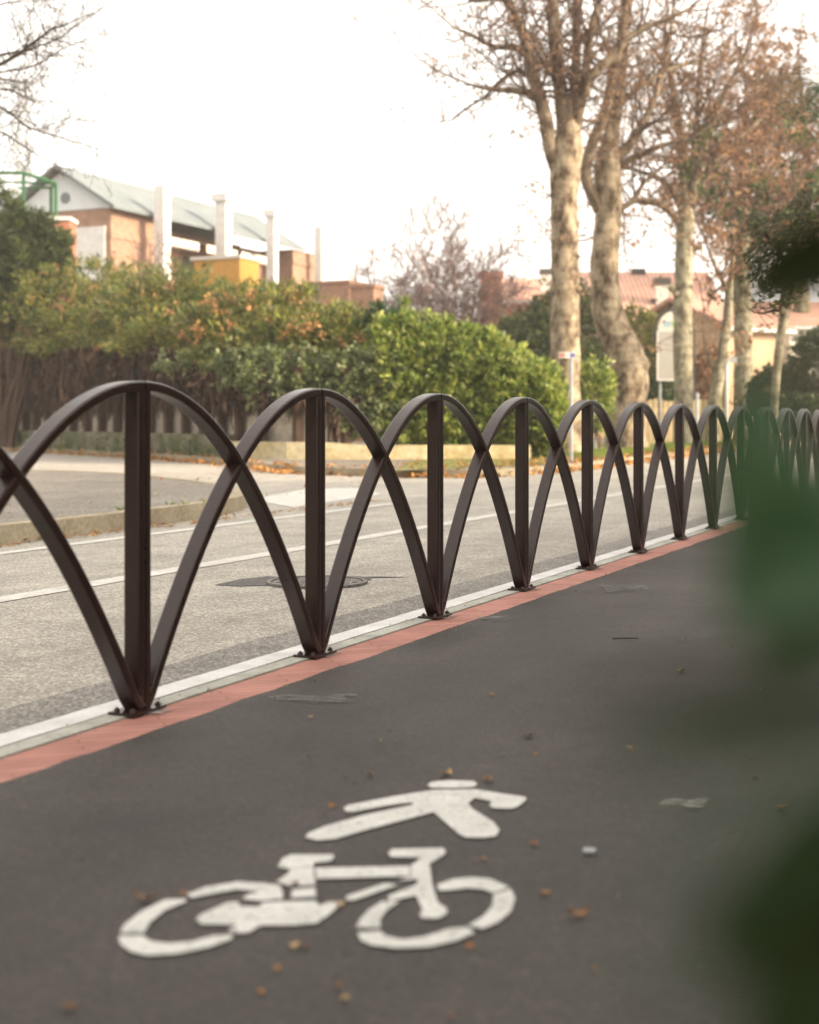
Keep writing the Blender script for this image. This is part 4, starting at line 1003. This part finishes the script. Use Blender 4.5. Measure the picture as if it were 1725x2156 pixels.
# ------------------------------------------------------------------ signs and posts
sp = gp(1203, 975, 0.11)
s_ = thing('street_sign', 'thin grey pole carrying a small red and blue street plate', 'street sign', (sp.x, sp.y, .1))
part('pole', 'steel', s_, lambda mb: mb.tube([Vector((sp.x, sp.y, .05)), Vector((sp.x, sp.y, at(0, 740, sp.y).z))], [.032, .032], 10))
a, b = at(1176, 742, sp.y), at(1211, 754, sp.y)
pl = part('plate', 'white', s_, lambda mb: mb.box(a.x, b.x, sp.y - .05, sp.y - .035, b.z, a.z))
w_ = b.x - a.x
for nm, x0, x1, mm in (('red_field', .02, .38, 'signred'), ('blue_field', .68, .98, 'blue')):
    q = part(nm, mm, s_, lambda mb: mb.box(a.x + w_ * x0, a.x + w_ * x1, sp.y - .053, sp.y - .0505, b.z + .012, a.z - .012)); q.parent = pl
q = part('lettering', 'signred', s_, lambda mb: [mb.box(a.x + w_ * (.43 + .055 * i), a.x + w_ * (.46 + .055 * i), sp.y - .053, sp.y - .0505, b.z + .04, a.z - .04) for i in range(4)]); q.parent = pl
# arched notice board
by = 45.2; bl, br_ = at(1383, 700, by), at(1452, 700, by)
bo = thing('notice_board', 'tall pale arched notice board with a dark curved top, half hidden by a trunk', 'notice board', ((bl.x + br_.x) / 2, by, .1))
zt, zb, zm = at(0, 697, by).z, at(0, 802, by).z, at(0, 690, by).z
bw = (br_.x - bl.x) / 2; bcx = (bl.x + br_.x) / 2
part('panel', 'board', bo, lambda mb: mb.box(bl.x + .05, br_.x - .05, by - .04, by + .04, zb + .05, zt - .02))
def f(mb):
    mb.box(bl.x, bl.x + .05, by - .05, by + .05, zb, zt); mb.box(br_.x - .05, br_.x, by - .05, by + .05, zb, zt); mb.box(bl.x + .05, br_.x - .05, by - .05, by + .05, zb, zb + .05); mb.box(bl.x + .05, br_.x - .05, by - .05, by + .05, zt - .02, zt + .04)
part('frame', 'white', bo, f)
hz = at(0, 655, by).z - zt - .06
def f(mb):
    pts = [(bcx + (bw - .04) * math.cos(math.pi * i / 20), zt + .05 + hz * math.sin(math.pi * i / 20)) for i in range(21)]
    n = len(pts); mb.add([Vector((x, by - .03, z)) for x, z in pts] + [Vector((x, by + .03, z)) for x, z in pts], [tuple(range(n - 1, -1, -1)), tuple(range(n, 2 * n))] + [(i, (i + 1) % n, n + (i + 1) % n, n + i) for i in range(n)])
hd = part('header', 'palewall', bo, f)
def f(mb):
    mb.tube([Vector((bcx - bw - .05, by, zt - .35))] + [Vector((bcx + (bw + .05) * math.cos(math.pi * (1 - i / 20)), by, zt + .05 + (hz + .06) * math.sin(math.pi * i / 20))) for i in range(21)] + [Vector((bcx + bw + .05, by, zt - .35))], [.05] * 23, 6)
part('hood', 'dark', bo, f)
def f(mb, x0):
    for i in range(3): mb.box(bcx + x0 + i * .07, bcx + x0 + .045 + i * .07, by - .036, by - .0305, zt + .12 + .04 * (i % 2), zt + .32 - .05 * (i % 2))
for x0, mm in ((-.30, 'skyblue'), (-.05, 'limegreen')):
    q = part('logo_mark', mm, bo, lambda mb: f(mb, x0)); q.parent = hd
for x in (bl.x + .12, br_.x - .12): part('leg', 'steel', bo, lambda mb: mb.tube([Vector((x, by + .09, .05)), Vector((x, by + .09, zt))], [.04, .04], 8))
# white marker post and grey posts
def post_thing(name, label, cat, u, v0, v1, Y, r_, mats, plate=None):
    p = at(u, v1, Y); t_ = thing(name, label, cat, (p.x, p.y, .1)); z0, z1 = .05, HC + (HY - v0) / FPX * Y
    part('pole', mats, t_, lambda mb: mb.tube([Vector((p.x, Y, z0)), Vector((p.x, Y, z1))], [r_, r_ * .95], 10))
    if plate:
        a, b = at(plate[0], plate[1], Y), at(plate[2], plate[3], Y); part('plate', plate[4], t_, lambda mb: mb.box(a.x, b.x, Y - r_ - .03, Y - r_ - .008, b.z, a.z))
    else: part('cap', 'steel', t_, lambda mb: mb.tube([Vector((p.x, Y, z1)), Vector((p.x, Y, z1 + .04)), Vector((p.x, Y, z1 + .06))], [r_ * 1.25, r_ * 1.2, r_ * .4], 10))
    return t_
post_thing('marker_post', 'white painted post with a small plate beside the thin leaning tree', 'post', 1531, 756, 940, 41, .065, 'white', (1536, 752, 1551, 764, 'steel'))
post_thing('grey_post', 'short grey steel post just right of the slim plane tree', 'post', 1468, 832, 940, 40, .05, 'steel')
post_thing('lamp_pole', 'thin dark pole rising close behind the slim plane tree', 'pole', 1462, 690, 950, 48, .03, 'dark')
post_thing('road_sign', 'small yellow road sign between the thick plane trunks', 'road sign', 1276, 815, 960, 39, .03, 'steel', (1268, 820, 1284, 872, 'yellowsign'))
post_thing('road_sign', 'small white road sign right beside the bent plane trunk foot', 'road sign', 1254, 842, 960, 37, .03, 'steel', (1247, 846, 1262, 905, 'white'))
# picket fence
pf = thing('picket_fence', 'pale wooden picket fence behind the slim plane tree', 'fence', (at(1400, 950, 47).x, 47, .1))
x = at(1345, 900, 47).x; x1 = at(1520, 900, 47).x; zt = at(0, 842, 47).z
pk = None; k = 0
while x < x1:
    h_ = zt + rs.uniform(-.05, .04)
    part('picket', 'picket', pf, lambda mb: mb.prism([(x, 46.98), (x + .13, 46.98), (x + .13, 47.0), (x, 47.0)], .12, h_)); x += .165
for z in (.4, 1.2): part('rail', 'picket', pf, lambda mb: mb.box(at(1343, 900, 47).x, x1 + .1, 47.003, 47.05, z, z + .08))
# rust red low wall seen left of the pickets
# ------------------------------------------------------------------ small things on the path
def curl_leaf(seed, L=0.03, W=0.022):
    r = random.Random(seed); mb = MB(); n = 7; vs = []
    for i in range(n):
        s = i / (n - 1); w = W * (math.sin(math.pi * min(1, s * 1.02)) ** 0.7) * r.uniform(.7, 1.1) / 2 + .0006
        zc = .003 + .0055 * (2 * s - 1) ** 2 * r.uniform(.6, 1.4)
        for k, q in enumerate((-1, -.4, .4, 1)): vs.append(Vector((L * (s - .5), w * q, zc + (.0045 if abs(q) == 1 else 0) * r.uniform(-.4, 1.4))))
    fs = [(i * 4 + k, i * 4 + 4 + k, i * 4 + 5 + k, i * 4 + 1 + k) for i in range(n - 1) for k in range(3)]
    mb.add(vs, fs); return mb
protos = [curl_leaf(0), curl_leaf(1, .036, .018), curl_leaf(2, .028, .027), curl_leaf(3, .034, .023)]
LM = [mottled('dry_leaf_' + k, [x * .7 for x in c], [min(1, x * 1.3) for x in c], 60, 0.75) for k, c in (('orange', (.34, .18, .06)), ('russet', (.25, .115, .04)), ('tan', (.42, .29, .14)), ('brown', (.19, .10, .05)))]
mesh = []
for i, mb in enumerate(protos):
    me = bpy.data.meshes.new('fallen_leaf'); me.from_pydata([tuple(v) for v in mb.v], [], mb.f); me.materials.append(LM[i]); mesh.append(me)
FL = [(1035, 1464, 13), (1110, 1550, 24), (940, 1630, 26), (1028, 1643, 24), (780, 1632, 16), (700, 1698, 18), (800, 1560, 10), (833, 1562, 9), (1128, 1588, 9), (1163, 1615, 9), (1060, 1588, 8), (1125, 1778, 20), (1148, 1882, 22), (385, 1882, 18), (620, 1992, 22), (640, 1994, 18), (585, 2040, 17), (712, 2077, 20), (727, 2103, 18), (145, 2123, 26), (550, 2090, 18), (990, 1993, 20), (715, 1905, 20), (620, 1863, 16), (1435, 1413, 16), (1568, 1422, 7), (1325, 1575, 13), (1580, 1600, 12), (1645, 1702, 22), (1445, 1280, 6), (1500, 1275, 6), (1300, 1297, 6), (1540, 1360, 7), (1480, 1340, 6), (655, 1510, 10), (745, 1646, 10), (1020, 1810, 12), (1000, 1812, 10), (1600, 1450, 7), (950, 2140, 14), (1250, 2040, 12)]
rl = random.Random(77)
for i, (u, v, w) in enumerate(FL):
    p = gp(u, v, .002); o = bpy.data.objects.new('fallen_leaf', mesh[i % 4]); col.objects.link(o)
    s = w / FPX * p.y / .026; o.location = p; o.scale = (s, s, s * .9); o.rotation_euler = (rl.uniform(-.2, .2), rl.uniform(-.2, .2), rl.uniform(0, 6.28))
    tag(o, 'small curled orange brown leaf lying on the dark cycle path', 'leaf', 'fallen leaves on the cycle path')
for u, v, w, lab in ((308, 1895, 44, 'largest curled orange leaf, lying beside the rear wheel of the painted bicycle'), (1217, 1928, 44, 'long pale curled leaf on the path right of the painted bicycle')):
    p = gp(u, v, .002); o = bpy.data.objects.new('fallen_leaf', mesh[1]); col.objects.link(o); s = w / FPX * p.y / .028
    o.location = p; o.scale = (s, s * .7, s); o.rotation_euler = (0, 0, .5 if u > 1000 else 2.8); tag(o, lab, 'leaf')
p = gp(1318, 1346, .004); mb = MB(); mb.tube([p + Vector((-.055, 0.01, .002)), p + Vector((0, -.005, .006)), p + Vector((.055, .012, .003))], [.003, .003, .002], 5)
tag(mb.build('fallen_twig', M['twig_dark']), 'short dark twig lying on the cycle path', 'twig')
p = gp(1240, 1792, .002); mb = MB(); mb.prism([(p.x - .014, p.y - .012), (p.x + .012, p.y - .014), (p.x + .016, p.y + .010), (p.x - .010, p.y + .014)], .001, .006)
M['scrap'] = plain('paper', (0.34, 0.35, 0.35), 0.8)
tag(mb.build('paper_scrap', M['scrap']), 'tiny white paper scrap on the path right of the bicycle symbol', 'paper scrap')

gr = MB(); rg = random.Random(5)
for i in range(900):
    t = rg.uniform(-2, 16); n = rg.choice((-0.05, 0.02, 0.22, 0.22, 0.26)) + rg.gauss(0, .02) if rg.random() < .6 else rg.uniform(.2, 2.4)
    p = F(t, n, .001 if n > .2 else .0005); k = rg.uniform(.0012, .0045) * (1.6 if rg.random() < .1 else 1)
    vs_ = [p + Vector((math.cos(a) * k * rg.uniform(.6, 1.2), math.sin(a) * k * rg.uniform(.6, 1.2), 0)) for a in (0, 1.3, 2.5, 3.8, 5.0)] + [p + Vector((0, 0, k))]
    gr.add(vs_, [(0, 1, 5), (1, 2, 5), (2, 3, 5), (3, 4, 5), (4, 0, 5)])
M['grit'] = leafy('grit', [(0.04, 0.036, 0.034), (0.10, 0.09, 0.08), (0.30, 0.22, 0.12), (0.06, 0.05, 0.045)], 0.9, 0, 0.2)
tag(gr.build('grit', M['grit']), 'loose grit and leaf crumbs scattered along the kerb and the cycle path', 'grit', kind='stuff')
# ------------------------------------------------------------------ close shrub at the right edge
M['near_leaf'] = leafy('near_leaf', [(0.046, 0.098, 0.042), (0.060, 0.115, 0.052), (0.052, 0.10, 0.036)], 0.42, 0.15, 0.4)
M['near_leaf_shaded'] = leafy('near_leaf_shade_tone', [(0.017, 0.022, 0.002), (0.013, 0.018, 0.002)], 0.6, 0.08, 0.15)  # shade on the leaves put into a near-black copy of their colour
sh = thing('evergreen_shrub', 'out of focus evergreen shrub with broad leaves close to the camera at the right edge', 'shrub', (.46, .42, 0))
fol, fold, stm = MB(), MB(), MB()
def big_leaf(mb, base, tip, width, face, bend=.12):
    ax = tip - base; L = ax.length; d = ax / L; side = d.cross(face).normalized(); nn = side.cross(d); n = 12; vs = []
    for i in range(n + 1):
        s = i / n; w = width / 2 * (math.sin(math.pi * s ** .8) ** .75 if 0 < s < 1 else 0) + .0008
        c = base + d * (L * s) + nn * (bend * L * (s - s * s) * 2)
        for q in (-1, -.5, 0, .5, 1): vs.append(c + side * (w * q) + nn * (abs(q) * w * .25))
    mb.add(vs, [(i * 5 + k, i * 5 + 5 + k, i * 5 + 6 + k, i * 5 + 1 + k) for i in range(n) for k in range(4)])
stem_pts = [Vector((.46, .42, 0)), Vector((.44, .43, .3)), Vector((.41, .44, .6)), Vector((.38, .46, .9)), Vector((.34, .47, 1.15)), Vector((.32, .48, 1.4))]
stm.tube(stem_pts, [.014, .013, .011, .009, .007, .004], 8)
def near(u0, v0, Y0, u1, v1, Y1, w, dark=False, face=Vector((.1, -1, .25)), bend=.1):
    a, b = at(u0, v0, Y0), at(u1, v1, Y1); big_leaf(fold if dark else fol, a, b, w, face, bend)
    s = min(stem_pts, key=lambda q: (q - a).length + abs(q.z - a.z)); m = (a + s) / 2 + Vector((0, 0, .01))
    stm.tube([s, m, a], [.004, .003, .002], 5)
NEAR = [
 (1720, 965, .42, 1616, 1400, .40, .052, False), (1830, 1010, .44, 1715, 1370, .42, .046, False), (1600, 790, .45, 1545, 1230, .43, .022, False), (1800, 1090, .41, 1500, 1290, .40, .034, False),
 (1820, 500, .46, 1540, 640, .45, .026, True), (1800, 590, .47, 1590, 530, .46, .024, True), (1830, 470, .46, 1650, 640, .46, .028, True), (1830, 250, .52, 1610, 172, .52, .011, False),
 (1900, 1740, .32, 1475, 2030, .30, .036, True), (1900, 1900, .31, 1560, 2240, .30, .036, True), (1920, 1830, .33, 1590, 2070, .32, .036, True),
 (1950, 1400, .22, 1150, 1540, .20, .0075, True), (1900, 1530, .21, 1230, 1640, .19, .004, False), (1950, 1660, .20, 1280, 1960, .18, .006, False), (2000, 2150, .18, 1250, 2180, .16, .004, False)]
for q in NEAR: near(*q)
rn = random.Random(13)
for i in range(46):      # the rest of the shrub, out of the frame to the right
    k = rn.uniform(1.2, 4.9); j = int(k); c = stem_pts[j].lerp(stem_pts[min(j + 1, 5)], k - j)
    d = rvec(rn); d.x = abs(d.x) * .8 + .1; d.normalize()
    big_leaf(fol if i % 3 else fold, c + d * .03, c + d * rn.uniform(.10, .15), rn.uniform(.03, .045), rvec(rn))
    stm.tube([c, c + d * .03], [.002, .0015], 4)
fol.build('foliage', M['near_leaf'], sh, True); fold.build('shaded_foliage', M['near_leaf_shaded'], sh, True); stm.build('stem', M['twig'], sh)

# ------------------------------------------------------------------ air
HAZE = 0.0009
if HAZE:
    mb = MB(); mb.box(-160, 160, -40, 330, -1.2, 75)
    m = bpy.data.materials.new('haze'); m.use_nodes = True; nt = m.node_tree; nt.nodes.clear()
    out = nt.nodes.new('ShaderNodeOutputMaterial'); v = nt.nodes.new('ShaderNodeVolumePrincipled')
    v.inputs['Color'].default_value = (0.97, 0.95, 0.92, 1); v.inputs['Density'].default_value = HAZE; v.inputs['Anisotropy'].default_value = 0.3
    nt.links.new(v.outputs[0], out.inputs['Volume'])
    tag(mb.build('haze', m), kind='stuff')

# ------------------------------------------------------------------ light
SUN = Vector((0.88, -0.34, 0.37)).normalized()
w = bpy.data.worlds.new('World'); scene.world = w; w.use_nodes = True; nt = w.node_tree; nt.nodes.clear()
out = nt.nodes.new('ShaderNodeOutputWorld'); bg = nt.nodes.new('ShaderNodeBackground'); sky = nt.nodes.new('ShaderNodeTexSky')
sky.sky_type = 'NISHITA'; sky.sun_disc = False; sky.sun_elevation = math.asin(SUN.z); sky.sun_rotation = math.atan2(SUN.x, SUN.y)
sky.air_density = 1.0; sky.dust_density = 6.0; sky.ozone_density = 1.0
hs = nt.nodes.new('ShaderNodeHueSaturation'); hs.inputs['Saturation'].default_value = 0.22
nt.links.new(sky.outputs[0], hs.inputs['Color'])
veil = mixc(nt, 0.55, hs.outputs[0], (4.6, 4.5, 4.4))       # thin even cloud
nt.links.new(mixc(nt, 1.0, veil, (1.0, 0.96, 0.90), 'MULTIPLY'), bg.inputs[0]); bg.inputs[1].default_value = 0.15
nt.links.new(bg.outputs[0], out.inputs[0])
sl = bpy.data.lights.new('sun', 'SUN'); sl.energy = 2.3; sl.angle = R(10); sl.color = (1.0, 0.79, 0.52)
so = bpy.data.objects.new('sun', sl); col.objects.link(so); so.rotation_euler = SUN.to_track_quat('Z', 'Y').to_euler(); so.location = (20, 5, 15)

# ------------------------------------------------------------------ camera
cd = bpy.data.cameras.new('camera'); cam = bpy.data.objects.new('camera', cd); col.objects.link(cam); scene.camera = cam
cam.location = (0, 0, HC); cam.rotation_euler = (R(90), 0, 0)
cd.sensor_fit = 'VERTICAL'; cd.sensor_height = 36; cd.sensor_width = 28.8; cd.lens = 50; cd.shift_y = -(1078 - HY) / 2156
cd.clip_start = 0.02; cd.clip_end = 3000
cd.dof.use_dof = True; cd.dof.focus_distance = 7.2; cd.dof.aperture_fstop = 2.3

vs = scene.view_settings; vs.view_transform = 'Standard'; vs.look = 'None'; vs.exposure = 1.9; vs.gamma = 1
cy = scene.cycles
cy.use_denoising = True
try: cy.denoiser = 'OPENIMAGEDENOISE'
except Exception: pass
cy.max_bounces = 8; cy.diffuse_bounces = 3; cy.glossy_bounces = 3; cy.transmission_bounces = 4; cy.volume_bounces = 1; cy.transparent_max_bounces = 8
